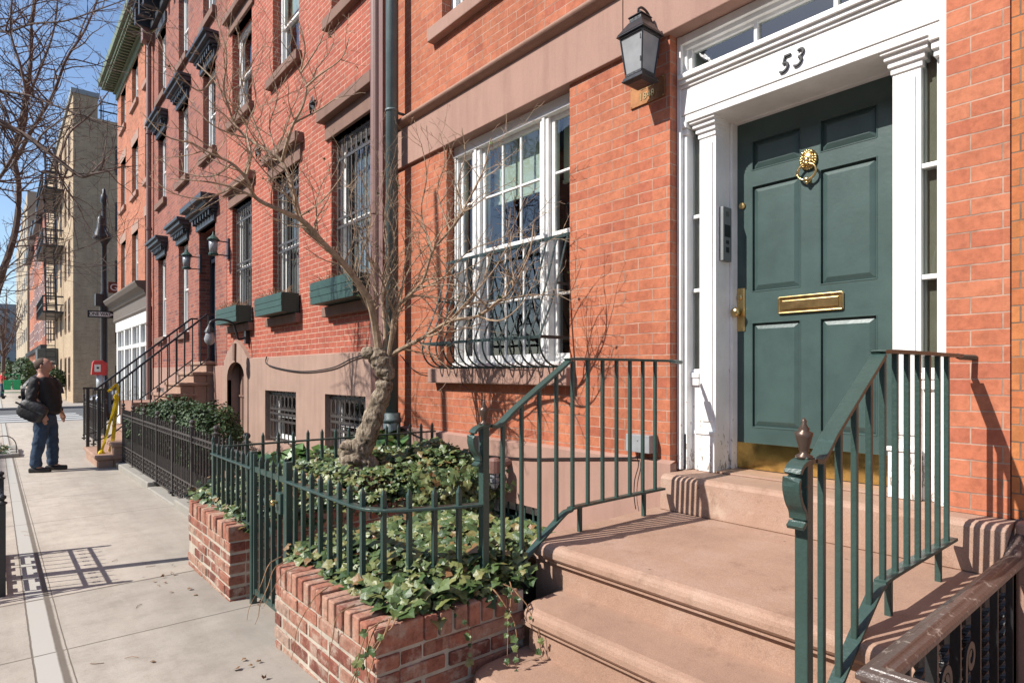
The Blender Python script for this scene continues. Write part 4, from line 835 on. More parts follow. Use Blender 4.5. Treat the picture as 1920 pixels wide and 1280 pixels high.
# two porch lanterns on the house with the navy door
for k, (px, py, lab) in enumerate(((400, 462, 'verdigris-capped glass lantern on the near side of the navy door'), (350, 490, 'verdigris-capped glass lantern on the far side of the navy door'))):
    c = onX(px, py, 2.80); y_ = c.y; z_ = c.z
    if k == 0:
        t = thing('porch_lantern', lab, 'lantern', (2.80, y_, z_), 'glass lanterns either side of the navy door'); o1 = t
        m = MB(); m.lathe((2.80, y_, z_), [(.095, .10), (.10, .115), (.07, .15), (.035, .18), (.02, .2), (.008, .25)], 12).lathe((2.80, y_, z_), [(.07, -.15), (.078, -.12), (.07, -.11)], 12); m.build('cap_and_base', M['boxgreen'], t)
        MB().lathe((2.80, y_, z_), [(.06, -.11), (.072, .10)], 12).build('glass', M['lampwhite'], t, smooth=True)
        m = MB(); m.box(3.02, XW, y_ - .05, y_ + .05, z_ - .19, z_ + .16).bar((2.86, y_, z_ + .10), (3.03, y_, z_ + .10), .018, .018).bar((2.86, y_, z_ - .13), (3.03, y_, z_ - .13), .018, .018); m.build('bracket', M['ironblack'], t)
    else: dup(o1, (2.80, y_, z_), lab)
# ================================================================== garden planters
ZT = EYE - .91
def brickrun(mb, p, d, L, thick, z0, z1, cap=True, capd=.2, side=1, arc=None):
    """real bricks laid along direction d from p; side = which way the thickness goes (left normal)"""
    d = Vector(d).normalized(); nrm = Vector((-d.y, d.x, 0)) * side; ch = .1
    rows = int(round((z1 - ch - z0) / .067)) + 1; top = z1 - ch
    def at(s_, o): return Vector(p) + d * s_ + nrm * o
    def one(s0, s1, o0, o1, za, zb, j=.003):
        c = at((s0 + s1) / 2 + U(-j, j), (o0 + o1) / 2 + U(-j, j)); c.z = (za + zb) / 2 + U(-j, j) * .6
        tw = U(-.02, .02); dd = (d + nrm * tw).normalized(); nn = (nrm - d * tw).normalized()
        mb.obox(c, dd * (s1 - s0) / 2, nn * (o1 - o0) / 2, Vector((0, 0, (zb - za) / 2)))
    for r in range(rows):
        zb = top - r * .067 - .006; za = zb - .052; s_ = -.0 if r % 2 else -.105
        while s_ < L:
            a, b = max(s_, 0), min(s_ + .197, L)
            if b - a > .03: one(a, b, U(0, .004), .095, za, zb, .0045)
            s_ += .212
    if cap:
        s_ = .0
        while s_ < L - .03: one(s_, min(s_ + .054, L), -.004 + U(-.004, .003), capd, top + .006, z1 + U(-.004, .003), .003); s_ += .0675
def planter(name_label, runs, soilpts, zt):
    t = thing('brick_planter', name_label, 'planter', (1.2, runs[0][0][1], .05), 'old brick planters of the front garden')
    b = MB(); mo = MB(); caps = MB()
    for p, d, L, capd, side in runs:
        d = Vector(d); nrm = Vector((-d.y, d.x, 0)) * side; z0 = min(gz(p[1]), gz(p[1] + d.y * L)) - .03
        b = MB(); brickrun(b, p, d, L, .095, z0, zt, False, side=side); b.build('brick_wall', M['paverbrick'], t, bevel=.005, seg=2)
        o_ = 0 if p[0] < 1.1 or p[1] > 2.9 and p[0] > 1.2 else (.105 if p[1] < 3 else .075); brickrun(caps, Vector(p) + d * o_, d, L - o_, .2, zt - .1 + .0, zt, True, capd, side)
        ii = .007 if d.y > .5 else .011; a = Vector(p) + nrm * ii + d * .007; e = Vector(p) + d * (L - .007)
        mo.prism([(a.x, a.y, z0), (e.x + nrm.x * .007, e.y + nrm.y * .007, z0), (e.x + nrm.x * (capd - .01), e.y + nrm.y * (capd - .01), z0), (a.x + nrm.x * (capd - .02), a.y + nrm.y * (capd - .02), z0)], (0, 0, zt - .016 - z0))
    caps.build('brick_coping', M['capbrick'], t, bevel=.006, seg=2); mo.build('mortar', M['mortar'], t)
    so_ = MB(); so_.prism([(x, y, zt - .25) for x, y in soilpts], (0, 0, .19)); so_.build('soil', M['soil'], t)
    return t
planter('near brick planter full of ivy against the left side of the stoop', [((1.03, 1.975, 0), (0, 1, 0), 1.03, .2, -1), ((1.13, 1.975, 0), (1, 0, 0), .605, .18, 1), ((1.235, 3.005, 0), (1, 0, 0), .8, .10, -1)],
        [(1.15, 2.1), (1.75, 2.1), (1.9, 2.2), (2.25, 2.2), (2.1, 2.95), (1.15, 2.95)], ZT)
planter('farther brick planter around the gnarled tree, beyond the green gate', [((1.06, 3.87, 0), (0, 1, 0), 1.02, .17, -1), ((1.16, 3.87, 0), (1, 0, 0), 1.43, .10, 1)],
        [(1.15, 3.95), (3.0, 3.95), (3.0, 5.0), (1.15, 5.0)], ZT)
MB().add([(1.62, -1, .035), (3.0, -1, .035), (3.0, 1.9, .035), (1.62, 1.9, .035)], [(0, 1, 2, 3)])
# ================================================================== leaves
LEAF = [(0, .04), (.22, -.06), (.44, .0), (.47, .24), (.62, .44), (.34, .62), (0, 1.0), (-.34, .62), (-.62, .44), (-.47, .24), (-.44, .0), (-.22, -.06)]
def leaf(mb, c, nrm, size, yaw, fold=.12):
    nrm = Vector(nrm).normalized(); a = nrm.orthogonal().normalized(); a = Matrix.Rotation(yaw, 3, nrm) @ a; b = nrm.cross(a)
    sx = size * U(.75, 1.1); cu_ = fold * U(-1, 2.6); vs = [c + b * (size * .42) + nrm * size * .03] + [c + a * (x * sx) + b * (y * size) + nrm * (size * (abs(x) * cu_ - U(.15, .5) * (y - .4) ** 2) + U(-.04, .04) * size) for x, y in LEAF]
    mb.add(vs, [(0, i, i + 1) for i in range(1, 12)] + [(0, 12, 1)])
def ivy(label, pts_fn, n, size, name='ivy', mat='ivyleaf'):
    m = MB()
    for i in range(n):
        c, nn = pts_fn()
        leaf(m, c, nn, size * U(.5, 1.55), U(0, 6.28))
    o = m.build(name, M[mat]); return tag(o, label, 'ivy', kind='stuff')
def nz(x, y, s=2.5): return noise.noise(Vector((x * s, y * s, 3.1)))
def near_bed():
    while True:
        x, y = U(1.12, 2.25), U(1.98, 3.08)
        if x > 1.80 and y < 2.16: continue
        if y > 2.98 - .0 and x > 2.1: continue
        e = min(x - 1.10, y - 1.96, 3.1 - y, .22) / .22; 
        z = EYE - .915 + .015 + e * (.10 + .07 * nz(x, y, 4)) + U(-.05, .035)
        if x > 1.95: z -= (x - 1.95) * .25
        if e < .3 and (x < 1.2 or y < 2.05) and R() < .28: continue
        if nz(x + 4, y + 2, 6) > .28 and R() < .7: continue
        tl = .55; return Vector((x, y, z)), Vector((U(-tl, tl) - .35, U(-tl, tl) - .25, 1))
ivy('dense glossy ivy filling the near brick planter beside the stoop', near_bed, 6000, .041)
def far_bed():
    while True:
        x, y = U(1.10, 2.98), U(3.84, 5.1)
        if (x - 2.13) ** 2 + (y - 4.4) ** 2 < .02: continue
        e = min(x - 1.05, y - 3.80, .25) / .25
        mound = .16 * math.exp(-((x - 2.65) ** 2 / .16 + (y - 4.1) ** 2 / .35)) + .10 * math.exp(-((x - 2.0) ** 2 / .2 + (y - 4.7) ** 2 / .2))
        z = EYE - .91 + e * (.10 + .08 * nz(x, y, 3)) + mound * 1.35 + U(-.09, .03)
        if R() < .22 and x < 1.9 or nz(x + 9, y, 5) > .22 and R() < .75: continue
        tl = .6; return Vector((x, y, z)), Vector((U(-tl, tl) - .4, U(-tl, tl) - .3, 1))
ivy('ivy and leaf litter around the foot of the gnarled tree', far_bed, 7600, .040)
def spill():   # ivy hanging over the back corner towards the basement window
    x = U(2.25, 2.98); y = 3.84 - abs(random.gauss(0, .10)); z = EYE - .80 - U(0, 1) ** 1.6 * .38 + .06
    return Vector((x, y, z)), Vector((U(-.5, .5) - .3, -1 + U(-.3, .3), .6))
ivy('ivy spilling over the low brick edge in front of the barred basement window', spill, 1300, .046)
m = MB()
for i in range(1100):
    x, y = U(1.3, 2.9), U(3.95, 5.1); leaf(m, Vector((x, y, EYE - .86 + U(-.02, .10) + .05 * nz(x, y))), (U(-1, 1), U(-1, 1), .7), U(.03, .05), U(0, 6.28), .5)
tag(m.build('leaf_litter', M['deadleaf']), 'dry brown leaves lying among the ivy behind the green fence', 'leaves', kind='stuff')
m = MB(); random.seed(77)
for i in range(22):
    y = U(2.2, 5.2); x = (1.0 if y < 3.05 or y > 3.87 else 1.3) - abs(random.gauss(0, .09)) - .02
    if i % 5 == 0: x, y = U(.3, 1.0), U(2.4, 7)
    leaf(m, Vector((x, y, gz(y) + .008)), (U(-.3, .3), U(-.3, .3), 1), U(.012, .03), U(0, 6.28), .5)
for i in range(8): x, y = U(.2, 1.0), U(2.4, 8); a = U(0, 6.3); m.tube([(x, y, gz(y) + .004), (x + .03 * math.cos(a), y + .03 * math.sin(a), gz(y) + .006), (x + .06 * math.cos(a + .3), y + .06 * math.sin(a + .3), gz(y) + .004)], .0016, 3)
tag(m.build('fallen_leaves', M['deadleaf']), 'scattered dry leaf scraps on the sidewalk along the foot of the brick planters', 'leaves', kind='stuff')
# trailing vines over the near planter corner
def vine(m, lm, p, n, down=1.0, out=(-1, -.4), step=.045, leafy=.35, ls=.035):
    p = Vector(p); pts = [p.copy()]; d = Vector((out[0] * .5, out[1] * .5, .1))
    for i in range(n):
        d = (d * .72 + Vector((U(-.30, .30), U(-.30, .30), -.30 * down))).normalized(); p = p + d * step
        if p.x > 1.02 and p.y > 1.965 and p.z < ZT + .01: 
            if 1.02 < p.x < 1.6 and p.y - 1.965 < p.x - 1.02: p.y = 1.955 - U(0, .01)
            else: p.x = 1.015 - U(0, .01)
        pts.append(p.copy())
        if R() < leafy: leaf(lm, p + Vector((-.012, -.012, 0)), (-1 + U(-.5, .5), -.8 + U(-.5, .5), .3), ls * U(.5, 1.1), U(2, 4.3))
    m.tube(smooth_path(pts, 2), [.0028 - .0018 * i / (len(pts) * 2) for i in range(len(smooth_path(pts, 2)))], 4)
vm, lm = MB(), MB()
for x in (1.07, 1.09, 1.10, 1.12, 1.05): vine(vm, lm, (x, 1.99, ZT + .02), int(U(6, 12)), leafy=.35)
for y in (2.2, 2.45, 2.8, 2.92, 3.0): vine(vm, lm, (1.06, y, ZT + .02), int(U(4, 8)), out=(-1, .5), leafy=.0)
for x in (1.30, 1.56, 1.62, 1.66): vine(vm, lm, (x, 1.99, ZT + .03), int(U(6, 11)), out=(.1, -1), down=.7, leafy=.75, ls=.03)
vn = vm.build('trailing_vine', M['vine']); tag(vn, 'trailing ivy stems hanging over the corner of the near brick planter', 'vine', kind='stuff'); lm.build('leaves', M['ivyleaf'], vn)
# ================================================================== green garden fence and gate
def picket(m, x, y, z0, z1, hw=.0095):
    m.box(x - hw, x + hw, y - hw, y + hw, z0, z1 - .03); m.add([(x - hw, y - hw, z1 - .03), (x + hw, y - hw, z1 - .03), (x + hw, y + hw, z1 - .03), (x - hw, y + hw, z1 - .03), (x, y, z1)], [(0, 1, 4), (1, 2, 4), (2, 3, 4), (3, 0, 4)])
ZR = EYE - .56; ZP = EYE - .47
def fence(label, path, start, gap, zb, group='green picket fences of the front garden', posts=(), cat='fence', loc=None, zr=ZR, zp=ZP):
    t = thing('picket_fence', label, cat, loc or (path[0][0], path[0][1], zb), group); P_ = [Vector((x, y, 0)) for x, y in path]
    MB().tube([(p.x, p.y, zr) for p in P_], 1, 4, flat=(.021, .006)).build('rail', M['irongreen'], t, bevel=.002, seg=1)
    MB().tube([(p.x, p.y, zb + .035) for p in P_], 1, 4, flat=(.012, .005)).build('bottom_rail', M['irongreen'], t)
    d = start; acc = 0
    for a, b in zip(P_, P_[1:]):
        L = (b - a).length
        while d <= acc + L: q = a + (b - a) * ((d - acc) / L); m = MB(); picket(m, q.x, q.y, zb, zp); m.build('picket', M['irongreen'], t); d += gap
        acc += L
    for x, y in posts: MB().box(x - .017, x + .017, y - .017, y + .017, gz(y) - .02, zp + .01).build('post', M['irongreen'], t, bevel=.003)
    return t
arc = [tuple(p[:2]) for p in smooth_path([(1.16, 2.62, 0), (1.16, 2.42, 0), (1.185, 2.30, 0), (1.27, 2.22, 0), (1.38, 2.165, 0), (1.49, 2.12, 0), (1.583, 2.09, 0)], 4)]
fence('green picket fence curving round the near ivy planter to the stair newel', [(1.16, 3.18)] + arc, .10, .104, EYE - .93, posts=[(1.16, 3.18)])
fence('short straight green picket fence on the farther brick planter', [(1.16, 3.745), (1.16, 4.61)], .09, .108, EYE - .93, posts=[(1.16, 3.745)])
fence('thin dark green picket fence dividing the two front gardens behind the tree', [(1.16, 4.61), (2.98, 4.61)], .0, .112, EYE - .93, zr=EYE - .515, zp=EYE - .43)
t = thing('garden_gate', 'narrow green iron garden gate with brass lock between the two brick planters', 'gate', (1.16, 3.45, .05))
zg = .13; m = MB(); m.bar((1.16, 3.21, ZR), (1.16, 3.715, ZR), .014, .03).bar((1.16, 3.21, zg), (1.16, 3.715, zg), .014, .03); m.box(1.15, 1.17, 3.205, 3.228, zg - .02, ZP + .02).box(1.15, 1.17, 3.70, 3.72, zg - .02, ZP - .0); m.build('gate_frame', M['irongreen'], t)
for i in range(4): m = MB(); picket(m, 1.16, 3.31 + i * .1, zg, ZP); m.build('picket', M['irongreen'], t)
m = MB(); m.box(1.135, 1.185, 3.23, 3.30, .66, .77); m.build('lock_box', M['irongreen'], t, bevel=.004); MB().lathe((1.14, 3.275, .72), [(.008, 0), (.008, .015), (.016, .022), (.017, .034), (.008, .04)], 12, (-1, 0, 0)).build('knob', M['brass'], t, smooth=True)
m = MB(); m.tube([(1.175, 3.24, .15), (1.175, 3.66, .78)], .007, 5); m.build('brace', M['irongreen'], t)
# ================================================================== black iron fence of the window-box house
def black_fence(label, X, ys, zoff=0):
    t = thing('iron_fence', label, 'fence', (X, ys[0], gz(ys[0])), 'black iron area fences along the sidewalk')
    tr, lo, bt, tp, dg = EYE - .655, EYE - 1.155, EYE - 1.365, EYE - .575, EYE - 1.01
    m = MB(); 
    for z, h_ in ((tr, .018), (tr - .055, .010), (lo, .014), (bt, .014)): m.bar((X, ys[0], z), (X, ys[-1], z), .022, h_)
    m.build('rail', M['irongrey'], t)
    for y in ys:
        m = MB(); m.box(X - .016, X + .016, y - .016, y + .016, gz(y) + .03, tp + .01); m.lathe((X, y, tp + .01), [(.030, 0), (.034, .012), (.018, .02), (.014, .03), (.026, .045), (.030, .06), (.022, .078), (.004, .086)], 10); m.box(X - .045, X + .045, y - .045, y + .045, gz(y) + .06, gz(y) + .085); m.build('post', M['irongrey'], t)
    for a, b in zip(ys, ys[1:]):
        n = 8; s_ = (b - a) / n; m = MB()
        for i in range(1, n): m.box(X - .007, X + .007, a + i * s_ - .007, a + i * s_ + .007, bt, tp)
        for i in range(n): m.box(X - .006, X + .006, a + (i + .5) * s_ - .006, a + (i + .5) * s_ + .006, lo, dg)
        for i in range(n):
            c = a + (i + .5) * s_; m.tube([(X, c + .022 * math.cos(q), tr - .03 + .018 * math.sin(q)) for q in [k / 8 * 2 * math.pi for k in range(9)]], .004, 4, up=(1, 0, 0), caps=False)
        for i in range(4):
            c = a + (i * 2 + 1) * s_; w2 = s_ * .62; zc_ = (lo + bt) / 2; q = .055
            for u, v in ((-1, -1), (1, -1), (-1, 1), (1, 1)):
                m.bar((X, c + u * w2, zc_ + v * q), (X, c + u * w2 * .3, zc_ + v * q), .012, .010); m.bar((X, c + u * w2, zc_ + v * q), (X, c + u * w2, zc_ + v * .018), .010, .012, (0, 1, 0)); m.bar((X, c + u * w2 * .3, zc_ + v * q), (X, c + u * w2 * .3, zc_ + v * .1), .010, .012, (0, 1, 0))
            m.bar((X, c - w2, zc_), (X, c + w2, zc_), .012, .012); m.box(X - .008, X + .008, c - .02, c + .02, zc_ - .02, zc_ + .02)
        m.build('panel', M['irongrey'], t)
    return t
black_fence('black iron fence with ball finials beyond the brick planters', 1.55, [5.17 + .895 * i for i in range(8)])
black_fence('black iron fence past the tall stoop, half hidden by its railing', 1.55, [13.5 + .9 * i for i in range(5)])
for (a, b, hgt, lab) in ((8.75, 11.3, .085, 'far raised stone kerb under the black fence'), (7.28, 8.75, .03, 'low worn stone kerb under the middle of the black fence'), (4.93, 7.28, .085, 'near raised stone kerb under the black fence')):
    mb = MB(); mb.add([(1.44, a, gz(a) - .1), (1.68, a, gz(a) - .1), (1.68, b, gz(b) - .1), (1.44, b, gz(b) - .1), (1.44, a, gz(a) + hgt), (1.68, a, gz(a) + hgt), (1.68, b, gz(b) + hgt), (1.44, b, gz(b) + hgt)], [(0, 3, 2, 1), (4, 5, 6, 7), (0, 1, 5, 4), (1, 2, 6, 5), (2, 3, 7, 6), (3, 0, 4, 7)])
    tag(mb.build('kerb_stone', M['bluestone'], bevel=.012), lab, 'kerb stone')
MB_ = MB().add([(1.6, 5.05, .02), (3.1, 5.05, .02), (3.1, 12, -.06), (1.6, 12, -.06)], [(0, 1, 2, 3)]); tag(MB_.build('garden_soil', M['soil']), kind='structure')
# ================================================================== shrubs
def blob_shrub(label, c, r, n, size, mat, name='boxwood_shrub', cat='shrub', group=None, hollow=.72):
    t = thing(name, label, cat, (c[0], c[1], gz(c[1])), group); m = MB(); c = Vector(c)
    for i in range(n):
        while True:
            v = Vector((random.gauss(0, 1), random.gauss(0, 1), random.gauss(0, 1))).normalized()
            if v.z > -.5: break
        k = U(hollow, 1.0) * (1 + .22 * noise.noise(v * 2.3 + c)); p = c + Vector((v.x * r[0], v.y * r[1], v.z * r[2])) * k
        nn = (v + Vector((U(-.8, .8), U(-.8, .8), U(-.3, .9)))).normalized(); a = nn.orthogonal().normalized(); a = Matrix.Rotation(U(0, 6.3), 3, nn) @ a; b = nn.cross(a); s_ = size * U(.6, 1.2)
        m.add([p, p + a * s_ * .42 + b * s_ * .45 + nn * s_ * .08, p + b * s_, p - a * s_ * .42 + b * s_ * .45 + nn * s_ * .08], [(0, 1, 2), (0, 2, 3)])
    m.build('crown', M[mat], t); s_ = MB()
    for i in range(7): q = U(0, 6.3); s_.tube([(c.x, c.y, gz(c.y) - .02), (c.x + r[0] * .3 * math.cos(q), c.y + r[1] * .3 * math.sin(q), c.z - .1), (c.x + r[0] * .6 * math.cos(q), c.y + r[1] * .6 * math.sin(q), c.z + r[2] * .4)], [.014, .010, .004], 4)
    s_.build('trunk', M['twigdark'], t); return t
blob_shrub('dark round boxwood nearest the tall stoop', (1.98, 10.9, .50), (.46, .62, .50), 5200, .045, 'boxleaf', group='clipped boxwoods behind the black fence')
blob_shrub('middle dark boxwood of the row behind the black fence', (2.05, 9.85, .52), (.48, .66, .56), 5600, .045, 'boxleaf', group='clipped boxwoods behind the black fence')
blob_shrub('dark boxwood nearest the arched basement door', (2.12, 8.72, .50), (.48, .62, .54), 5600, .045, 'boxleaf', group='clipped boxwoods behind the black fence')
for i, (c, r_, lab) in enumerate((((2.0, 5.25, .48), (.5, .5, .26), 'glossy broad-leaved shrub left of the gnarled tree behind the dividing fence'), ((2.75, 5.2, .48), (.4, .55, .40), 'glossy broad-leaved shrub behind the trunk under the barred basement window'))):
    blob_shrub(lab, c, r_, 1500, .13, 'shrubleaf', 'evergreen_shrub', hollow=.4)
# ================================================================== trees
def grow(mb, path, r0, r1, lvl, dens=5.0, spread=.9, upb=.12, kl=.55, seg=.09, minr=.0011, wig=.28, t0=.12, maxlen=1.3):
    path = [Vector(p) for p in path]; n = len(path)
    rr = [r0 + (r1 - r0) * (i / (n - 1)) ** .8 for i in range(n)]; mb.tube(path, rr, 7 if r0 > .015 else (5 if r0 > .005 else 3), caps=False)
    if lvl <= 0: return
    L = sum((b - a).length for a, b in zip(path, path[1:])); cnt = max(1, int(L * dens * U(.8, 1.2)))
    for k in range(cnt):
        u = t0 + (1 - t0) * (k + U(0, 1)) / cnt; i = min(n - 2, int(u * (n - 1))); f_ = u * (n - 1) - i; p = path[i].lerp(path[i + 1], f_); tg = (path[i + 1] - path[i]).normalized(); r_ = rr[i] + (rr[i + 1] - rr[i]) * f_
        side = tg.orthogonal().normalized(); side = Matrix.Rotation(U(0, 6.28), 3, tg) @ side
        d = (tg * U(.4, 1.0) + side * spread + Vector((0, 0, upb * 2))).normalized(); l_ = min(maxlen, L * kl) * U(.4, 1.0) * (1 - .35 * u)
        m_ = max(3, int(l_ / seg)); pts = [p]
        for j in range(m_): d = (d + Vector((U(-wig, wig), U(-wig, wig), U(-wig, wig) + upb * .35))).normalized(); pts.append(pts[-1] + d * (l_ / m_))
        c0 = max(minr, min(r_ * .72, .0022 + l_ * .010)); grow(mb, pts, c0, max(minr * .8, c0 * .3), lvl - 1, dens * 1.3, spread, upb, kl * 1.05, seg * .8, minr, wig, .08, maxlen * .68)
t = thing('small_tree', 'gnarled bare tree with thick pale trunk and twisting branches in the front garden', 'tree', (2.13, 4.4, .5))
dz = 4.72
tr = [(672, 925, .135), (668, 890, .13), (668, 860, .115), (676, 840, .092), (690, 811, .082), (703, 775, .076), (716, 738, .068), (722, 713, .064), (720, 690, .072), (712, 672, .085), (704, 660, .070), (700, 652, .03)]
tp_ = smooth_path([onD(a, b, dz) for a, b, _ in tr], 4); rr = []
for i in range(len(tp_)): j = min(len(tr) - 2, i // 4); f_ = (i % 4) / 4 if i < len(tp_) - 1 else 1; rr.append((tr[j][2] * (1 - f_) + tr[j + 1][2] * f_) * (1 + .10 * math.sin(i * 1.7)))
m = MB(); m.tube(tp_, rr, 22); 
m.ball(onD(655, 845, dz - .02), (.085, .085, .085), 14); m.ball(onD(652, 868, dz - .03), (.075, .075, .10), 14); m.ball(onD(690, 662, dz - .03), (.055, .055, .05), 12); m.ball(onD(728, 700, dz - .02), (.05, .05, .07), 12); m.ball(onD(690, 880, dz), (.09, .09, .12), 14); m.ball(onD(648, 838, dz - .06), (.05, .05, .035), 12)
for i, v in enumerate(m.v):
    q = noise.noise_vector(v * 16) * .016 + noise.noise_vector(v * 45) * .006; m.v[i] = v + q
to = m.build('trunk', M['bark'], t, smooth=True, sub=2)
tx = bpy.data.textures.new('bark_relief', 'CLOUDS'); tx.noise_scale = .032; tx.noise_depth = 5
dm = to.modifiers.new('relief', 'DISPLACE'); dm.texture = tx; dm.strength = .026; dm.mid_level = .5; dm.texture_coords = 'LOCAL'
random.seed(21)
cr = MB()
def guide(pts, r0, r1, lvl=3, **k): P_ = smooth_path([onD(a, b, c) for a, b, c in pts], 5); grow(cr, P_, r0 * 1.05, r1 * .9, lvl, **k)
K = dict(dens=9.5, spread=1.0, upb=.12, kl=.62, maxlen=.78, minr=.0014, seg=.07)
guide([(712, 668, 4.72), (705, 620, 4.68), (695, 570, 4.6), (682, 545, 4.55), (645, 495, 4.45), (607, 457, 4.35), (570, 416, 4.25), (525, 394, 4.15), (480, 371, 4.1), (461, 334, 4.05), (435, 307, 4.0), (400, 290, 3.95), (360, 268, 3.9)], .032, .006, 3, **K)
guide([(605, 455, 4.35), (575, 430, 4.3), (562, 405, 4.3), (547, 349, 4.35), (529, 304, 4.4), (500, 282, 4.4), (464, 259, 4.45), (439, 231, 4.5), (425, 190, 4.5), (400, 150, 4.55), (370, 120, 4.6)], .021, .005, 3, **K)
guide([(529, 304, 4.4), (540, 262, 4.3), (551, 231, 4.25), (567, 200, 4.2), (575, 162, 4.2), (564, 137, 4.2), (572, 90, 4.15), (560, 40, 4.1)], .014, .004, 3, **K)
guide([(575, 162, 4.2), (600, 140, 4.1), (640, 110, 4.0), (655, 70, 4.0)], .008, .003, 3, **K)
guide([(480, 371, 4.1), (430, 350, 4.0), (380, 340, 3.9), (320, 335, 3.9)], .010, .003, 3, **K)
guide([(461, 334, 4.05), (470, 290, 4.1), (462, 240, 4.2), (480, 190, 4.2), (470, 130, 4.2)], .010, .003, 3, **K)
guide([(718, 672, 4.72), (722, 630, 4.75), (718, 560, 4.8), (728, 480, 4.85), (722, 400, 4.9), (735, 330, 4.9)], .016, .003, 3, dens=8.5, spread=.8, upb=.22, kl=.5, maxlen=.62, minr=.0014, seg=.07)
guide([(708, 660, 4.7), (700, 600, 4.75), (705, 540, 4.8), (690, 470, 4.85), (695, 400, 4.9), (680, 330, 4.9)], .014, .003, 3, dens=8.5, spread=.8, upb=.22, kl=.5, maxlen=.62, minr=.0014, seg=.07)
guide([(725, 680, 4.72), (740, 620, 4.75), (752, 560, 4.75), (760, 490, 4.7), (775, 420, 4.7)], .014, .003, 3, dens=8.5, spread=.85, upb=.22, kl=.5, maxlen=.62, minr=.0014, seg=.07)
guide([(730, 668, 4.72), (740, 661, 4.7), (770, 645, 4.6), (794, 632, 4.5), (841, 603, 4.3), (894, 593, 4.1), (934, 564, 3.95), (956, 546, 3.9), (991, 481, 3.8), (1000, 420, 3.8)], .020, .004, 3, **K)
guide([(728, 672, 4.72), (735, 625, 4.65), (742, 580, 4.6), (776, 546, 4.5), (794, 524, 4.45), (812, 470, 4.4), (844, 431, 4.3), (866, 399, 4.25), (894, 345, 4.2), (909, 312, 4.2), (920, 260, 4.2)], .017, .004, 3, **K)
guide([(866, 399, 4.25), (860, 340, 4.3), (872, 290, 4.3), (866, 240, 4.3)], .007, .003, 2, **K)
guide([(812, 470, 4.4), (790, 400, 4.5), (800, 330, 4.5), (790, 270, 4.5)], .007, .003, 3, **K)
K2 = dict(dens=9.5, spread=.9, upb=.2, kl=.6, maxlen=.6, minr=.0014, seg=.07)
for pts in ([(439, 231, 4.5), (420, 170, 4.4), (425, 100, 4.3), (405, 30, 4.3), (410, -30, 4.3)], [(551, 231, 4.25), (600, 205, 4.2), (630, 185, 4.1), (662, 178, 4.1)],
            [(464, 259, 4.45), (430, 250, 4.4), (395, 232, 4.3), (360, 195, 4.3), (330, 150, 4.3)], [(435, 307, 4.0), (400, 330, 3.9), (350, 325, 3.9), (300, 300, 3.9)],
            [(526, 300, 4.4), (505, 240, 4.5), (520, 180, 4.5), (505, 110, 4.5), (520, 50, 4.5)], [(562, 405, 4.3), (600, 380, 4.2), (640, 330, 4.1), (650, 280, 4.1)],
            [(607, 457, 4.35), (590, 420, 4.3), (620, 360, 4.3), (615, 300, 4.3)], [(645, 495, 4.45), (665, 440, 4.4), (655, 380, 4.4), (670, 330, 4.4)],
            [(776, 546, 4.5), (830, 520, 4.3), (880, 470, 4.2), (950, 440, 4.1), (985, 370, 4.0)], [(841, 603, 4.3), (880, 560, 4.2), (930, 500, 4.1), (960, 440, 4.0), (965, 390, 3.9)],
            [(742, 580, 4.6), (770, 500, 4.5), (830, 430, 4.4), (850, 380, 4.4)], [(844, 431, 4.3), (820, 360, 4.4), (835, 300, 4.4), (825, 250, 4.4)],
            [(894, 593, 4.1), (940, 600, 3.9), (985, 560, 3.8), (1010, 500, 3.75)], [(735, 625, 4.65), (715, 540, 4.6), (740, 450, 4.6), (715, 370, 4.6), (730, 290, 4.6)],
            [(461, 334, 4.05), (420, 360, 4.0), (370, 372, 3.9), (320, 360, 3.8), (280, 330, 3.8)], [(701, 600, 4.68), (670, 520, 4.6), (690, 430, 4.6), (665, 350, 4.6)], [(500, 282, 4.4), (470, 210, 4.4), (450, 130, 4.4), (470, 50, 4.4)], [(564, 137, 4.2), (600, 80, 4.1), (620, 20, 4.1)], [(400, 150, 4.55), (370, 170, 4.4), (320, 120, 4.3), (290, 60, 4.3)], [(360, 268, 3.9), (310, 255, 3.8), (270, 215, 3.8)]):
    guide(pts, .0075, .002, 3, **K2)
cr.build('crown', M['twig'], t)
m = MB()
for i in range(60): a = random.choice(cr.v); leaf(m, a, (U(-1, 1), U(-1, 1), 1), U(.014, .03), U(0, 6))
m.build('leaf_buds', M['shrubleaf'], t)
# street tree at the kerb on the left
random.seed(5)
t = thing('street_tree', 'bare street tree whose dark limbs reach in from the upper left', 'tree', (-.46, 5.5, gz(5.5)))
m = MB(); m.tube([(-.46, 5.5, 0), (-.45, 5.52, 1.5), (-.48, 5.5, 2.6), (-.5, 5.6, 4), (-.6, 5.8, 6.5)], [.06, .05, .05, .045, .03], 10); m.build('trunk', M['bark'], t, smooth=True)
cr = MB(); K = dict(dens=8.5, spread=1.0, upb=.06, kl=.58, maxlen=.85, minr=.0016, seg=.08)
T0 = [Vector((-.47, 5.5, 2.5))]
def g2(pts, r0, r1, lvl=3, root=None, **k): P_ = ([Vector(root)] if root else []) + [onD(a, b, c) for a, b, c in pts]; grow(cr, smooth_path(P_, 5), r0, r1, lvl, **k)
g2([(-60, 205, 4.6), (0, 230, 4.6), (60, 262, 4.6), (110, 300, 4.6), (150, 330, 4.6), (175, 326, 4.6), (215, 318, 4.6)], .032, .006, 3, (-.48, 5.5, 2.9), **K)
g2([(-25, 580, 5.6), (8, 500, 5.6), (30, 425, 5.6), (35, 350, 5.6), (28, 290, 5.6), (45, 200, 5.6), (57, 120, 5.6), (60, 40, 5.6), (75, -60, 5.6)], .034, .014, 3, (-.46, 5.5, 1.6), **K)
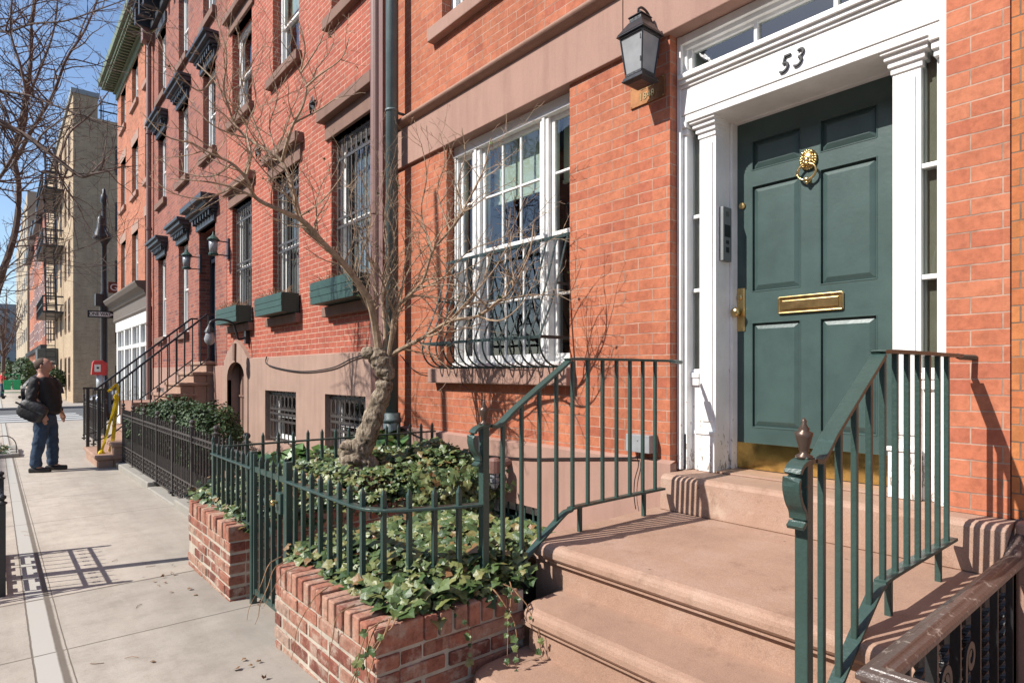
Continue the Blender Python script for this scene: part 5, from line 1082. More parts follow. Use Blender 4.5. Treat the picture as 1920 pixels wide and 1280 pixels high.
g2([(30, 300, 5.6), (62, 240, 5.6), (100, 176, 5.6), (125, 110, 5.5), (160, 55, 5.5), (190, -20, 5.5)], .018, .007, 3, **K)
g2([(-40, 160, 4.9), (0, 170, 4.9), (56, 180, 4.9), (112, 202, 4.9), (180, 225, 4.9), (235, 240, 4.9)], .016, .004, 3, (-.5, 5.6, 3.5), **K)
g2([(-30, 40, 5.2), (10, 60, 5.2), (60, 45, 5.2), (120, 40, 5.2), (180, 20, 5.2), (235, 0, 5.2)], .014, .004, 3, (-.5, 5.7, 4.2), **K)
g2([(-30, 350, 5.0), (20, 300, 5.0), (50, 215, 5.0), (40, 130, 5.0), (20, 60, 5.0), (25, -30, 5.0)], .016, .007, 3, (-.47, 5.5, 2.7), **K)
g2([(-20, 555, 5.0), (20, 510, 5.0), (80, 484, 5.0), (143, 469, 5.0), (198, 448, 5.0), (225, 441, 5.0)], .008, .002, 2, (-.46, 5.5, 1.9), **K)
g2([(45, 200, 5.6), (75, 130, 5.7), (100, 60, 5.7), (110, -20, 5.7)], .014, .006, 3, **K)
g2([(110, 300, 4.6), (130, 250, 4.7), (170, 215, 4.8), (205, 170, 4.8)], .010, .004, 3, **K)
cr.build('crown', M['twigdark'], t)
# tree guard and pit
t = thing('tree_guard', 'black iron tree guard with ball-topped posts at the left edge of the sidewalk', 'tree guard', (.03, 5.0, .03))
m = MB(); gxs = -1.2; ga, gb = 4.93, 6.1; zt = EYE - .80
for y in (ga, gb): m = MB(); z0 = gz(y) - .02; m.box(.012, .048, y - .018, y + .018, z0, zt - .01); m.lathe((.03, y, zt - .01), [(.026, 0), (.028, .01), (.012, .018), (.012, .026), (.022, .036), (.022, .05), (.004, .062)], 12); m.build('post', M['ironblack'], t, bevel=.002, seg=1)
def gpanel(p, q, n):
    p, q = Vector(p), Vector(q); m = MB(); d = q - p; L = d.length; zz = p.z
    for z, h_ in ((.52, .014), (.40, .014), (.20, .014), (.04, .014)): m.bar(p + Vector((0, 0, z)), q + Vector((0, 0, z)), .016, h_)
    for i in range(n): a = p + d * ((i + .5) / n); m.bar(a + Vector((0, 0, .20)), a + Vector((0, 0, .56)), .010, .010, (0, 1, 0)); m.bar(a + Vector((0, 0, .56)), a + Vector((0, 0, .575)), .006, .006, (0, 1, 0))
    for i in range(n):
        c = p + d * ((i + .5) / n) + Vector((0, 0, .46)); u = d.normalized() * .02; m.tube([c + u * math.cos(k) + Vector((0, 0, .02 * math.sin(k))) for k in [j / 8 * 2 * math.pi for j in range(9)]], .004, 4, up=u.cross(Vector((0, 0, 1))), caps=False)
    for i in range(3):
        c = p + d * ((i + .5) / 3) + Vector((0, 0, .12)); u = d.normalized() * (L / 7.5)
        for a, b in ((-1, -1), (1, -1), (1, 1), (-1, 1)): m.bar(c + u * a + Vector((0, 0, .055 * b)), c + u * a * .35 + Vector((0, 0, .055 * b)), .010, .012); m.bar(c + u * a + Vector((0, 0, .055 * b)), c + u * a + Vector((0, 0, .015 * b)), .010, .012, d)
        m.bar(c - u, c + u, .012, .014)
    return m.build('panel', M['ironblack'], t)
gpanel((.03, ga + .02, .02), (.03, gb - .02, .0), 9); gpanel((-1.3, ga, .02), (.01, ga, .02), 10); gpanel((-1.3, gb, .0), (.01, gb, .0), 10)
MB_ = MB().box(-1.3, .015, ga, gb, -.2, gz(5.5) + .012); tag(MB_.build('tree_pit_soil', M['soil']), kind='structure')
t = thing('tree_guard', 'low looped wire guard round the planted tree pit past the standing man', 'tree guard', (.1, 14.6, -.14))
p = onD(22, 848, 11.4); m = MB()
for i in range(5):
    a = Vector((p.x - .02 - i * .26, p.y - .3, gz(p.y))); m.tube([a + Vector((.18 * math.cos(q) - .1, 0, .20 + .20 * math.sin(q) if True else 0)) for q in [k / 12 * math.pi for k in range(13)]], .008, 5)
    m.tube([a + Vector((.08, 0, 0)), a + Vector((.08, 0, .2))], .008, 5).tube([a + Vector((-.28, 0, 0)), a + Vector((-.28, 0, .2))], .008, 5)
m.build('hoops', M['ironblack'], t); m = MB()
for i in range(6): m.box(p.x - .30 * (i + 1) + .01, p.x - .30 * i, p.y - .42, p.y - .30, gz(p.y) - .05, gz(p.y) + U(.07, .09))
for i in range(6): m.box(p.x - .02, p.x + .1, p.y - .42 + .3 * i, p.y - .14 + .3 * i, gz(p.y) - .05, gz(p.y) + U(.07, .09))
m.build('stone_edging', M['bluestone'], t, bevel=.012)
m = MB()
for i in range(500): x, y = U(p.x - 1.5, p.x - .05), U(p.y - .28, p.y + 1.2); leaf(m, Vector((x, y, gz(p.y) + U(.0, .16))), (U(-1, 1), U(-1, 1), 1), U(.04, .08), U(0, 6.28))
tag(m.build('ground_cover', M['ivyleaf']), 'low green plants inside the looped tree guard', 'plants', kind='stuff')
# ================================================================== tall stoop of the house with the navy door
t = thing('stoop', 'tall brownstone stoop with rounded steps climbing to the navy door, yellow tape on its railing', 'steps', (2, 12.6, -.1))
tops = [-1.31 + .19 * i for i in range(9)]; 
for i, rz in enumerate(tops):
    x0 = 1.2 + .21 * i; y0 = 11.5 if i < 2 else 11.98; y1 = 13.3 if i < 2 else 13.3
    zt = EYE + rz; m = MB(); m.box(x0, (x0 + .5) if i < 8 else 3.1, y0, y1, zt - .06, zt); m.box(x0 + .03, (x0 + .238) if i < 8 else 3.1, y0 + .03, y1 - .03, -.3, zt - .062)
    m.build('step', M['step'], t, bevel=.014)
MB().box(1.75, 3.02, 12.02, 13.26, -.3, .9).build('side_wall', M['stone'], t)
def rail3(Y, x0, label):
    t = thing('stair_railing', label, 'railing', (x0, Y, 0), 'black iron railings of the tall stoop'); m = MB()
    a, b = (x0 + .22, 1.12), (2.97, 2.47); m.tube([(x0, Y, 1.13), (x0 + .22, Y, 1.13), (2.93, Y, 2.46), (3.04, Y, 2.46)], 1, 4, flat=(.022, .016)); m.build('handrail', M['ironblack'], t)
    m = MB(); m.tube([(x0, Y, .30), (x0 + .2, Y, .34), (2.95, Y, 1.66)], 1, 4, flat=(.012, .010)); m.build('bottom_rail', M['ironblack'], t)
    n = 13
    for i in range(n + 1):
        x = x0 + .02 + (2.93 - x0) * i / n; zt = 1.12 if x < x0 + .22 else 1.13 + (x - x0 - .22) / (2.93 - x0 - .22) * 1.33; zb = .30 if x < x0 + .2 else .34 + (x - x0 - .2) / (2.75 - x0 + .0) * 1.32
        MB().box(x - .009, x + .009, Y - .009, Y + .009, zb, zt).build('baluster', M['ironblack'], t)
    MB().box(x0 + .05, x0 + .10, Y - .025, Y + .025, gz(12) + .1, 1.12).build('newel_post', M['ironblack'], t); return t
rail3(12.05, 1.22, 'near black stair railing of the tall stoop, wound with yellow tape'); rail3(13.24, 1.18, 'far black stair railing of the tall stoop')
t = thing('caution_tape', 'yellow caution tape tied diagonally to the near railing of the tall stoop', 'tape', (1.5, 11.95, .1))
Yt = 11.93; P_ = lambda a, b: onY(a, b, Yt)
def ribbon(m, pts, w_):
    pts = [Vector(p) for p in pts]; vs = []
    for i, p in enumerate(pts): d = (pts[min(i + 1, len(pts) - 1)] - pts[max(i - 1, 0)]).normalized(); s_ = d.cross(Vector((0, 1, 0))).normalized(); o = U(-.01, .01); vs += [p + s_ * w_ / 2 + Vector((0, o, 0)), p - s_ * w_ / 2 - Vector((0, o, 0)), p - s_ * w_ / 2 - Vector((0, o - .006, 0)), p + s_ * w_ / 2 + Vector((0, o + .006, 0))]
    k = len(pts); m.add(vs, [(i * 4 + j, i * 4 + (j + 1) % 4, i * 4 + 4 + (j + 1) % 4, i * 4 + 4 + j) for i in range(k - 1) for j in range(4)])
m = MB(); ribbon(m, smooth_path([P_(202, 734), P_(210, 728), P_(219, 720), P_(221, 733), P_(219, 742), P_(207, 790), P_(193, 838), P_(189, 850)], 3), .036); m.ball(P_(190, 850), (.05, .04, .06), 8); m.ball(P_(218, 744), (.04, .03, .05), 8)
ribbon(m, smooth_path([P_(220, 745), P_(216, 780), P_(212, 822), P_(206, 846)], 3), .055); m.build('tape', M['yellow'], t)
m = MB(); a, b = P_(218, 752), P_(194, 836); 
text(m, 'CAUTION', .058, tuple(P_(215.5, 785) + Vector((0, -.03, 0))), 'Y', .001, tilt=-math.pi / 2 - .08); m.build('lettering', M['black'], t)
# ================================================================== street corner: lamp post, signs, alarm box, car
pp = onD(195, 700, 20.96); px_, py_ = pp.x, pp.y
t = thing('lamp_post', 'tall dark cast iron lamp post with bell lamp at the street corner', 'lamp post', (px_, py_, -.2))
def zz(y): return EYE - (y - 699) / F * 20.96
m = MB(); m.lathe((px_, py_, 0), [(.26, -.2), (.26, 0), (.2, .1), (.17, .9), (.12, 1.1), (.13, 1.2), (.105, 1.3), (.10, zz(597)), (.13, zz(592)), (.14, zz(560)), (.085, zz(545)), (.08, zz(460)), (.15, zz(452)), (.24, zz(445)), (.20, zz(440)), (.08, zz(432)), (.07, zz(385)), (.11, zz(378)), (.10, zz(368)), (.05, zz(362)), (.05, zz(356)), (.01, zz(353))], 14)
m.build('pole', M['ironblack'], t, smooth=True); c = onD(189, 430, 20.9); m = MB(); m.lathe((c.x, c.y, zz(452)), [(.12, 0), (.24, .06), (.22, .15), (.12, .45), (.10, .75), (.05, .85)], 14); m.build('bell_lamp', M['ironblack'], t, smooth=True)
t = thing('one_way_sign', 'black and white ONE WAY sign on the corner lamp post', 'sign', (px_, py_ - .16, zz(589)))
a, b = onY(164, 581, py_ - .16), onY(216, 597, py_ - .16); MB().box(a.x, b.x, py_ - .17, py_ - .16, b.z, a.z).build('plate', M['black'], t)
m = MB(); cx, cz = (a.x + b.x) / 2, (a.z + b.z) / 2; yy = py_ - .1725; W2 = (b.x - a.x) / 2; H2 = (a.z - b.z) / 2
m.prism([(cx - W2 * .86, yy, cz + H2 * .62), (cx + W2 * .55, yy, cz + H2 * .62), (cx + W2 * .9, yy, cz), (cx + W2 * .55, yy, cz - H2 * .62), (cx - W2 * .86, yy, cz - H2 * .62)], (0, .003, 0)); m.build('white_arrow', M['paperwhite'], t)
m = MB(); text(m, 'ONE WAY', H2 * 1.25, (cx - W2 * .1, yy - .002, cz), 'Y', .001, bold=.004, sx=.88); m.build('lettering', M['black'], t)
t = thing('street_name_sign', 'brown street name sign reading Greenwich, partly behind the corner house', 'sign', (px_ + .2, py_ - .1, zz(539)))
a, b = onY(203, 528, py_ - .12), onY(203, 549, py_ - .12); MB().box(a.x, a.x + 1.25, py_ - .13, py_ - .12, b.z, a.z).build('plate', M['signbrown'], t)
m = MB(); text(m, 'Greenwich', (a.z - b.z) * .85, (a.x + .04, py_ - .132, (a.z + b.z) / 2), 'Y', .001, align='LEFT', bold=.003, sx=1.0); m.build('lettering', M['paperwhite'], t)
t = thing('hand_signal', 'pedestrian signal box on the lamp post under the street name sign', 'signal', (px_ - .1, py_ - .1, zz(565)))
MB().box(px_ - .26, px_ - .05, py_ - .2, py_ + .1, zz(575), zz(552)).build('housing', M['ironblack'], t, bevel=.02); 
t = thing('fire_alarm_box', 'red fire alarm box with a white notice on its pedestal at the corner', 'alarm box', (px_, py_ - .4, -.2))
c = onD(185, 690, 20.4); m = MB(); h_ = .21; 
m.prism([(c.x - h_, c.y - .12, c.z - .22), (c.x + h_, c.y - .12, c.z - .24), (c.x + h_ + .03, c.y - .12, c.z + .16), (c.x + .1, c.y - .12, c.z + .26), (c.x - .14, c.y - .12, c.z + .25), (c.x - h_ + .03, c.y - .12, c.z + .16)], (0, .24, 0)); m.build('box', M['red'], t, bevel=.02)
MB().box(c.x - .13, c.x + .04, c.y - .125, c.y - .118, c.z - .12, c.z + .12).build('notice', M['paperwhite'], t); MB().box(c.x - .07, c.x + .0, c.y - .128, c.y - .122, c.z - .02, c.z + .04).build('notice_emblem', M['black'], t)
MB().lathe((c.x + .05, c.y, 0), [(.2, -.2), (.16, 0), (.07, .2), (.06, .8), (.12, .95), (.12, c.z - .22)], 12).build('pedestal', M['steel'], t, smooth=True)
def car(label, x, y, L=4.4, W=1.8, mat='silver', group='cars parked round the corner'):
    t = thing('parked_car', label, 'car', (x, y, -.31), group); z = -.31; pr = [(0, .30), (.0, .62), (.12, .78), (1.05, .98), (1.75, 1.42), (2.4, 1.50), (3.3, 1.46), (4.1, 1.05), (4.38, .95), (4.4, .35), (4.2, .22), (.2, .22)]
    m = MB(); m.prism([(x + a, y, z + b) for a, b in pr], (0, W, 0)); m.build('body', M[mat], t, bevel=.09, seg=3)
    m = MB()
    for yy in (y - .004, y + W - .006): m.prism([(x + 1.22, yy, z + 1.0), (x + 1.82, yy, z + 1.36), (x + 3.25, yy, z + 1.38), (x + 3.75, yy, z + 1.04)], (0, .01, 0))
    m.build('side_windows', M['black'], t); m = MB(); m.prism([(x + 1.08, y + .16, z + 1.0), (x + 1.68, y + .24, z + 1.385), (x + 1.68, y + W - .24, z + 1.385), (x + 1.08, y + W - .16, z + 1.0)], (-.015, 0, .02)); m.build('windscreen', M['glass'], t)
    for a in (.8, 3.5):
        for yy in (y - .02, y + W - .2): w2 = MB().lathe((x + a, yy, z + .33), [(.33, 0), (.34, .05), (.34, .17), (.33, .22)], 18, (0, 1, 0)).build('wheel', M['tyre'], t); MB().lathe((x + a, yy - .01, z + .33), [(.21, 0), (.21, .24)], 12, (0, 1, 0)).build('rim', M['steel'], w2)
    for yy in (y + .15, y + W - .5): MB().box(x - .01, x + .1, yy, yy + .35, z + .62, z + .76).build('headlight', M['lampwhite'], t, bevel=.02)
    MB().box(x - .02, x + .05, y + .6, y + 1.2, z + .38, z + .5).build('grille', M['black'], t); MB().box(x + .9, x + 1.1, y - .18, y - .02, z + .95, z + 1.1).build('mirror', M[mat], t, bevel=.03)
    return t
car('silver car parked behind the red alarm box, its bonnet showing', 3.0, 29.6); car('second parked car in black seen past the lamp post', 6.6, 33.6, mat='ironblack')
# ================================================================== tan corner block with fire escape
def flat_windows(p, plane, cells, mat='black', frame='white2', proud=.03, depthsgn=1, name='window'):
    """windows set in a wall seen from far away: each one a frame with its pane"""
    for (a, b, z0, z1) in cells:
        f = MB(); g = MB(); e = .07
        if plane[0] == 'X':
            X = plane[1]
            for q in ((a, a + e, z0, z1), (b - e, b, z0, z1), (a + e, b - e, z0, z0 + e), (a + e, b - e, z1 - e, z1), (a + e, b - e, (z0 + z1) / 2 - .03, (z0 + z1) / 2 + .03)): f.box(X - proud, X + .05, *q)
            g.box(X - .008, X + .02, a + e, b - e, z0 + e, z1 - e)
        else:
            Y = plane[1]
            for q in ((a, a + e, z0, z1), (b - e, b, z0, z1), (a + e, b - e, z0, z0 + e), (a + e, b - e, z1 - e, z1), (a + e, b - e, (z0 + z1) / 2 - .03, (z0 + z1) / 2 + .03)): f.box(q[0], q[1], Y - proud, Y + .05, q[2], q[3])
            g.box(a + e, b - e, Y - .008, Y + .02, z0 + e, z1 - e)
        o = f.build(name, M[frame], p); g.build('pane', M['paneflat'], o)
mm = N('far_window_glass'); M['paneflat'] = mm.fin((.02, .025, .035), .08, 0, .6)
def block(mb, x0, x1, y0, y1, z1, z0=-.3): mb.box(x0, x1, y0, y1, z0, z1)
t = thing('apartment_building', 'tan brick apartment block on the far corner with black fire escape', 'building', (3.15, 40, -.2))
m = MB(); block(m, 3.15, 4.24, 40, 62, 16.3); block(m, 4.25, 24, 40.003, 62, 15.2); m.build('wall', M['tanbrick'], t)
MB().box(3.05, 4.3, 39.95, 62, 16.3, 16.55).build('parapet', M['greybuild'], t)
m = MB()
for z in (15.7, 16.2): m.bar((4.3, 40.1, z), (12, 40.1, z), .06, .06)
for i in range(6): m.bar((4.4 + i * 1.5, 40.1, 15.2), (4.4 + i * 1.5, 40.1, 16.2), .06, .06, (0, 1, 0))
m.build('roof_railing', M['ironblack'], t)
rows = [(.4, 2.3), (3.7, 5.6), (6.8, 8.8), (10.0, 12.0), (13.1, 14.9)]
flat_windows(t, ('X', 3.15), [(y, y + 1.0, a, b) for y in (41.6, 44.0, 47.2, 50.6, 53.4, 56.6, 59.4) for a, b in rows], frame='lintel')
flat_windows(t, ('Y', 40.0), [(x, x + 2.2, a, b) for x in (5.05, 8.6) for a, b in ((12.3, 13.9), (9.2, 10.8), (6.0, 7.6), (3.0, 4.5), (.3, 1.8))], frame='ironblack')
m = MB()
for z in (5.0, 9.0, 12.4):
    m.box(2.15, 3.15, 46, 53, z, z + .12)
    for yy in (46, 53): m.bar((2.15, yy, z + 1), (3.15, yy, z + 1), .09, .09); m.bar((2.15, yy, z), (2.15, yy, z + 1), .05, .05, (1, 0, 0))
    m.bar((2.15, 46, z + 1), (2.15, 53, z + 1), .09, .09); m.bar((2.15, 46, z + .5), (2.15, 53, z + .5), .07, .07); m.bar((2.15, 46, z + .5), (3.15, 46, z + .5), .07, .07)
    for i in range(14): m.bar((2.15, 46 + i * .5, z), (2.15, 46 + i * .5, z + 1), .03, .03, (1, 0, 0))
for z0, z1 in ((5, 9), (9, 12.4), (12.4, 15.8)):
    for x in (2.35, 2.85): m.bar((x, 46.4, z0), (x, 49, z1), .09, .09)
    for k in range(12): f_ = k / 12; m.bar((2.35, 46.4 + 2.6 * f_, z0 + (z1 - z0) * f_), (2.85, 46.4 + 2.6 * f_, z0 + (z1 - z0) * f_), .16, .03)
for x in (2.3, 2.75): m.bar((x, 46.2, 1.9), (x, 46.2, 16), .04, .04, (1, 0, 0))
for k in range(40): m.bar((2.3, 46.2, 2 + k * .35), (2.75, 46.2, 2 + k * .35), .055, .055)
m.build('fire_escape', M['ironblack'], t)
m = MB(); m.box(4.95, 5.65, 39.8, 40.0, 4.6, 5.1); m.lathe((5.35, 39.8, 4.85), [(.15, 0), (.15, .02)], 12, (0, -1, 0)); m.build('air_conditioner', M['greybuild'], t)
t = thing('entrance_awning', 'grey canvas awning lettered SIXTY ONE on the tan apartment block', 'awning', (2.2, 50, 2))
m = MB(); m.prism([(2.05, 50, 1.95), (2.05, 50, 2.95), (2.9, 50, 3.05), (3.14, 50, 3.0), (3.14, 50, 1.95)], (0, 2.4, 0)); m.build('canopy', M['awning'], t, bevel=.02)
m = MB(); text(m, 'SIXTY ONE', .24, (2.60, 49.985, 2.12), 'Y', .004, sx=.72, bold=.004); m.build('lettering', M['paperwhite'], t)
# farther buildings
def row_house(label, y0, y1, ztop, mat, X=3.2, floors=4, name='row_house', frame='white2', cols=3, corn='cornice', fe=False, grp='red brick houses beyond the crossing'):
    t = thing(name, label, 'house', (X, y0, -.2), grp); m = MB(); block(m, X, X + 12, y0, y1, ztop); m.build('wall', M[mat], t)
    m = MB(); m.box(X - .5, X + .1, y0 + .02, y1 - .02, ztop - .5, ztop + .1); m.build('roof_cornice', M[corn], t, bevel=.05)
    fh = (ztop - 1.2) / floors; cells = [(y0 + (y1 - y0) * (i + .22) / cols, y0 + (y1 - y0) * (i + .62) / cols, .9 + k * fh, .9 + k * fh + 1.8) for i in range(cols) for k in range(floors)]
    flat_windows(t, ('X', X), cells, frame=frame)
    m = MB()
    for i in range(cols): a = y0 + (y1 - y0) * (i + .15) / cols; m.box(X - .45, X, a, a + (y1 - y0) * .5 / cols, 3.3, 3.7)
    m.build('door_hood', M['cornice'], t)
    return t
row_house('red brick house next to the tan apartment block', 62.1, 69, 15.8, 'farred'); row_house('second red brick house past the tan block, with white window frames', 69.1, 76, 15.2, 'brick4'); row_house('third red brick house far down the street', 76.1, 84, 16.2, 'farred'); row_house('last red brick house before the pale apartment tower', 84.1, 96, 15.0, 'brick4', cols=4)
t = thing('apartment_building', 'pale tan apartment building far down the street', 'building', (3.1, 100, -.2)); m = MB(); block(m, 3.0, 24, 97, 150, 24); m.build('wall', M['tanbuild'], t); flat_windows(t, ('X', 3.0), [(y, y + 2.2, z, z + 1.7) for y in (99, 105, 112, 120, 130, 140) for z in (2, 5.5, 9, 12.5, 16, 19.5)], frame='greybuild')
t = thing('apartment_building', 'modern grey panel building rising behind the red brick row', 'building', (9, 120, -.2)); m = MB(); block(m, 6.4, 30, 150.5, 175, 38); m.build('wall', M['greybuild'], t)
flat_windows(t, ('Y', 150.5), [(x, x + 2.4, z, z + 2.4) for x in (7.4, 11, 14.6, 18.2) for z in range(20, 36, 4)], frame='white2'); flat_windows(t, ('X', 6.4), [(y, y + 3, z, z + 2.4) for y in (152, 158, 164) for z in range(20, 36, 4)], frame='white2')
t = thing('apartment_building', 'faint grey tower closing the far end of the street', 'building', (0, 330, -.2)); m = MB(); block(m, -16, 8, 330, 350, 30); m.build('wall', M['greybuild'], t); flat_windows(t, ('Y', 330), [(x, x + 2.5, z, z + 2) for x in (-14, -10, -6, -2, 2) for z in range(2, 27, 4)], frame='greybuild')
# far greenery and bare trees
random.seed(11)
blob_shrub('dark evergreen bush against the far red houses', (1.7, 62, 1.1), (.8, 3.0, 1.5), 3600, .2, 'boxleaf', 'evergreen_shrub'); blob_shrub('round potted shrub beside the SIXTY ONE awning', (2.6, 44.5, 1.0), (.55, .55, .75), 1400, .12, 'boxleaf', 'potted_shrub'); blob_shrub('dark green bushes at the far end of the sidewalk', (.9, 78, 1.2), (.8, 4, 1.5), 2600, .24, 'boxleaf', 'evergreen_shrub')
MB().lathe((2.6, 44.5, -.2), [(.25, 0), (.34, .5), (.36, .55)], 12).build('planter_pot', M['lintel'], bpy.data.objects['potted_shrub']) if False else None
for i, (x, y, hh_) in enumerate(((.4, 66, 9), (.7, 88, 11), (-.6, 104, 12))):
    t = thing('street_tree', ('bare tree standing before the far red brick houses', 'taller bare tree farther down the far sidewalk', 'most distant bare tree at the left edge')[i], 'tree', (x, y, -.2), 'bare trees of the far block'); m = MB(); m.tube([(x, y, -.3), (x + .1, y, hh_ * .35), (x - .1, y, hh_ * .6)], [.16, .13, .09], 7); m.build('trunk', M['twigdark'], t)
    cr = MB()
    for k in range(9): q = k * .7; b0 = Vector((x, y, hh_ * U(.25, .5))); grow(cr, [b0, b0 + Vector((math.cos(q) * .8, math.sin(q) * .8, 1.2)), b0 + Vector((math.cos(q) * 1.6, math.sin(q) * 1.6, hh_ * .45))], .06, .02, 2, dens=1.6, minr=.012, kl=.45, seg=.4, maxlen=2.2)
    cr.build('crown', M['twigdark'], t)
# green bins on a cart
t = thing('green_cart', 'bright green plastic bins on a cart at the far left of the sidewalk', 'cart', onD(22, 748, 38)); c = onD(22, 748, 38); m = MB()
for i in range(2): x = c.x - .42 + i * .45; m.prism([(x + .04, c.y, .35), (x + .38, c.y, .35), (x + .42, c.y, .95), (x, c.y, .95)], (0, .6, 0))
m.build('bin', M['plasticgreen'], t, bevel=.02); m = MB(); m.bar((c.x - .5, c.y, .2), (c.x + .5, c.y, .2), .05, .05).bar((c.x - .4, c.y, .95), (c.x - .4, c.y, 1.3), .04, .04, (0, 1, 0)).bar((c.x + .35, c.y, .95), (c.x + .35, c.y, 1.3), .04, .04, (0, 1, 0)).bar((c.x - .4, c.y, 1.3), (c.x + .35, c.y, 1.3), .04, .04); m.build('cart_frame', M['plasticgreen'], t)
for sx in (-.4, .4): MB().lathe((c.x + sx, c.y, -.1), [(.1, 0), (.1, .06)], 10, (0, 1, 0)).build('wheel', M['tyre'], t)
# ================================================================== people
def skin(name, vs, es, rs, mat, parent=None, sub=2, root=0):
    off = LOC[parent.name] if parent else Vector((0, 0, 0)); me = bpy.data.meshes.new(name); me.from_pydata([tuple(Vector(v) - off) for v in vs], es, []); me.materials.append(mat)
    o = bpy.data.objects.new(name, me); link(o, parent); LOC[o.name] = off; bm = bmesh.new(); bm.from_mesh(me); bm.verts.layers.skin.verify(); bm.to_mesh(me); bm.free()
    o.modifiers.new('skin', 'SKIN'); 
    for i, r_ in enumerate(rs): me.skin_vertices[0].data[i].radius = (r_, r_) if not isinstance(r_, tuple) else r_
    me.skin_vertices[0].data[root].use_root = True
    s_ = o.modifiers.new('sub', 'SUBSURF'); s_.levels = sub; s_.render_levels = sub; o.modifiers['skin'].use_smooth_shade = True; return o
M['skin'] = plain('skin', (.50, .27, .19), .55, 0, .06, 20, .1); M['hair'] = plain('short_dark_hair', (.10, .065, .045), .8, 0, .3, 60); M['jacket'] = plain('black_jacket', (.016, .016, .018), .7, 0, .3, 10, .6, .01, 14)
M['jeans'] = plain('blue_jeans', (.035, .065, .115), .85, 0, .35, 7, .7, .012, 16); M['shoe'] = plain('dark_shoe', (.03, .028, .028), .7); M['bag'] = plain('black_nylon_bag', (.035, .035, .037), .5, 0, .4, 12, .8, .01, 22); M['redcloth'] = plain('red_cloth', (.5, .02, .03), .8)
def person_at(base, fw, sc=1.0):
    base = Vector(base); f = Vector(fw).normalized(); l = Vector((-f.y, f.x, 0))
    return lambda a, b, z: base + f * (a * sc) + l * (b * sc) + Vector((0, 0, z * sc))
def folds(o, st_, sc_):
    tx = bpy.data.textures.new('folds', 'CLOUDS'); tx.noise_scale = sc_; tx.noise_depth = 2; d = o.modifiers.new('folds', 'DISPLACE'); d.texture = tx; d.strength = st_; d.mid_level = .5; d.texture_coords = 'LOCAL'
def person(label, base, fw, sc=1.0, top='jacket', legs='jeans', look_up=True, detail=True):
    t = thing('person', label, 'person', base); Q = person_at(base, fw, sc)
    hx, hz = (-.02, 1.60) if look_up else (.02, 1.63)
    # continuous body: pelvis root, spine, neck, head, arms with hands, legs with feet
    vs = [Q(0, 0, .95), Q(.0, 0, 1.15), Q(-.02, 0, 1.38), Q(-.02, 0, 1.48), Q(hx, 0, hz - .03), Q(hx - .005, 0, hz + .06)]; es = [(i, i + 1) for i in range(5)]; rs = [.14, .13, .13, .062, .085, .06]
    for s_ in (1, -1):
        n0 = len(vs); vs += [Q(-.02, s_ * .19, 1.40), Q(-.03, s_ * .25, 1.12), Q(.10, s_ * .27, .90), Q(.13, s_ * .27, .84)]; es += [(2, n0), (n0, n0 + 1), (n0 + 1, n0 + 2), (n0 + 2, n0 + 3)]; rs += [.06, .045, .032, .036]
        k = len(vs)
        for j, (da, db, dz_) in enumerate(((.035, -.03, -.07), (.02, -.01, -.085), (.0, .01, -.085), (-.02, .02, -.07))): vs.append(Q(.13 + da * .6, s_ * (.27 + db * .4), .82 + dz_)); es.append((n0 + 3, k + j)); rs.append(.0095)
        vs.append(Q(.17, s_ * .25, .81)); es.append((n0 + 3, k + 4)); rs.append(.011)
        n0 = len(vs); xo = .06 if s_ > 0 else -.05; vs += [Q(.0, s_ * .10, .88), Q(xo * .6 + .01, s_ * .11, .48), Q(xo, s_ * .12, .08), Q(xo + .12, s_ * .13, .035)]; es += [(0, n0), (n0, n0 + 1), (n0 + 1, n0 + 2), (n0 + 2, n0 + 3)]; rs += [.09, .06, .042, .035]
    skin('body', vs, es, rs, M['skin'], t)
    # head details
    up = Vector(fw).normalized(); hd = (up * .80 + Vector((0, 0, .60))) if look_up else up; hd.normalize(); crown = (Vector((0, 0, .80)) - up * .60).normalized() if look_up else Vector((0, 0, 1)); lat = Vector((-up.y, up.x, 0)); hc = Q(hx + .01, 0, hz + .03)
    m = MB(); m.ball((0, 0, 0), (1, 1, 1), 16)
    vv = []
    for v in m.v: vv.append(hc + (hd * (v.x * .098 + (.012 if v.x > 0 else 0)) + lat * v.y * .074 + crown * v.z * .118) * sc)
    m.v = vv; m.ball(hc + hd * .112 * sc - crown * .018 * sc, (.014 * sc,) * 3, 8); m.ball(hc + hd * .085 * sc - crown * .085 * sc, (.03 * sc, .03 * sc, .025 * sc), 8)
    for s_ in (-1, 1): m.ball(hc + lat * s_ * .076 * sc - hd * .008 * sc - crown * .01 * sc, (.018 * sc, .012 * sc, .03 * sc), 8)
    m.build('head', M['skin'], t, smooth=True)
    m = MB()
    for s_ in (-1, 1): m.ball(hc + lat * s_ * .03 * sc + hd * .098 * sc + crown * .012 * sc, (.009 * sc,) * 3, 6)
    m.bar(hc + hd * .100 * sc - crown * .055 * sc - lat * .022 * sc, hc + hd * .100 * sc - crown * .055 * sc + lat * .022 * sc, .008 * sc, .008 * sc); m.build('eyes_and_mouth', M['hair'], t)
    m = MB(); m.ball((0, 0, 0), (1, 1, 1), 16); m.v = [hc + (hd * (v.x * .105 - .014) + lat * v.y * .083 + crown * (v.z * .100 + .036)) * sc for v in m.v]; m.build('hair', M['hair'], t, smooth=True)
    # jacket
    vs = [Q(.04, 0, .86), Q(.05, 0, .98), Q(.05, 0, 1.14), Q(.0, 0, 1.32), Q(-.02, 0, 1.44), Q(-.02, 0, 1.50)]; es = [(i, i + 1) for i in range(5)]; rs = [.175, .182, .178, .155, .105, .075]
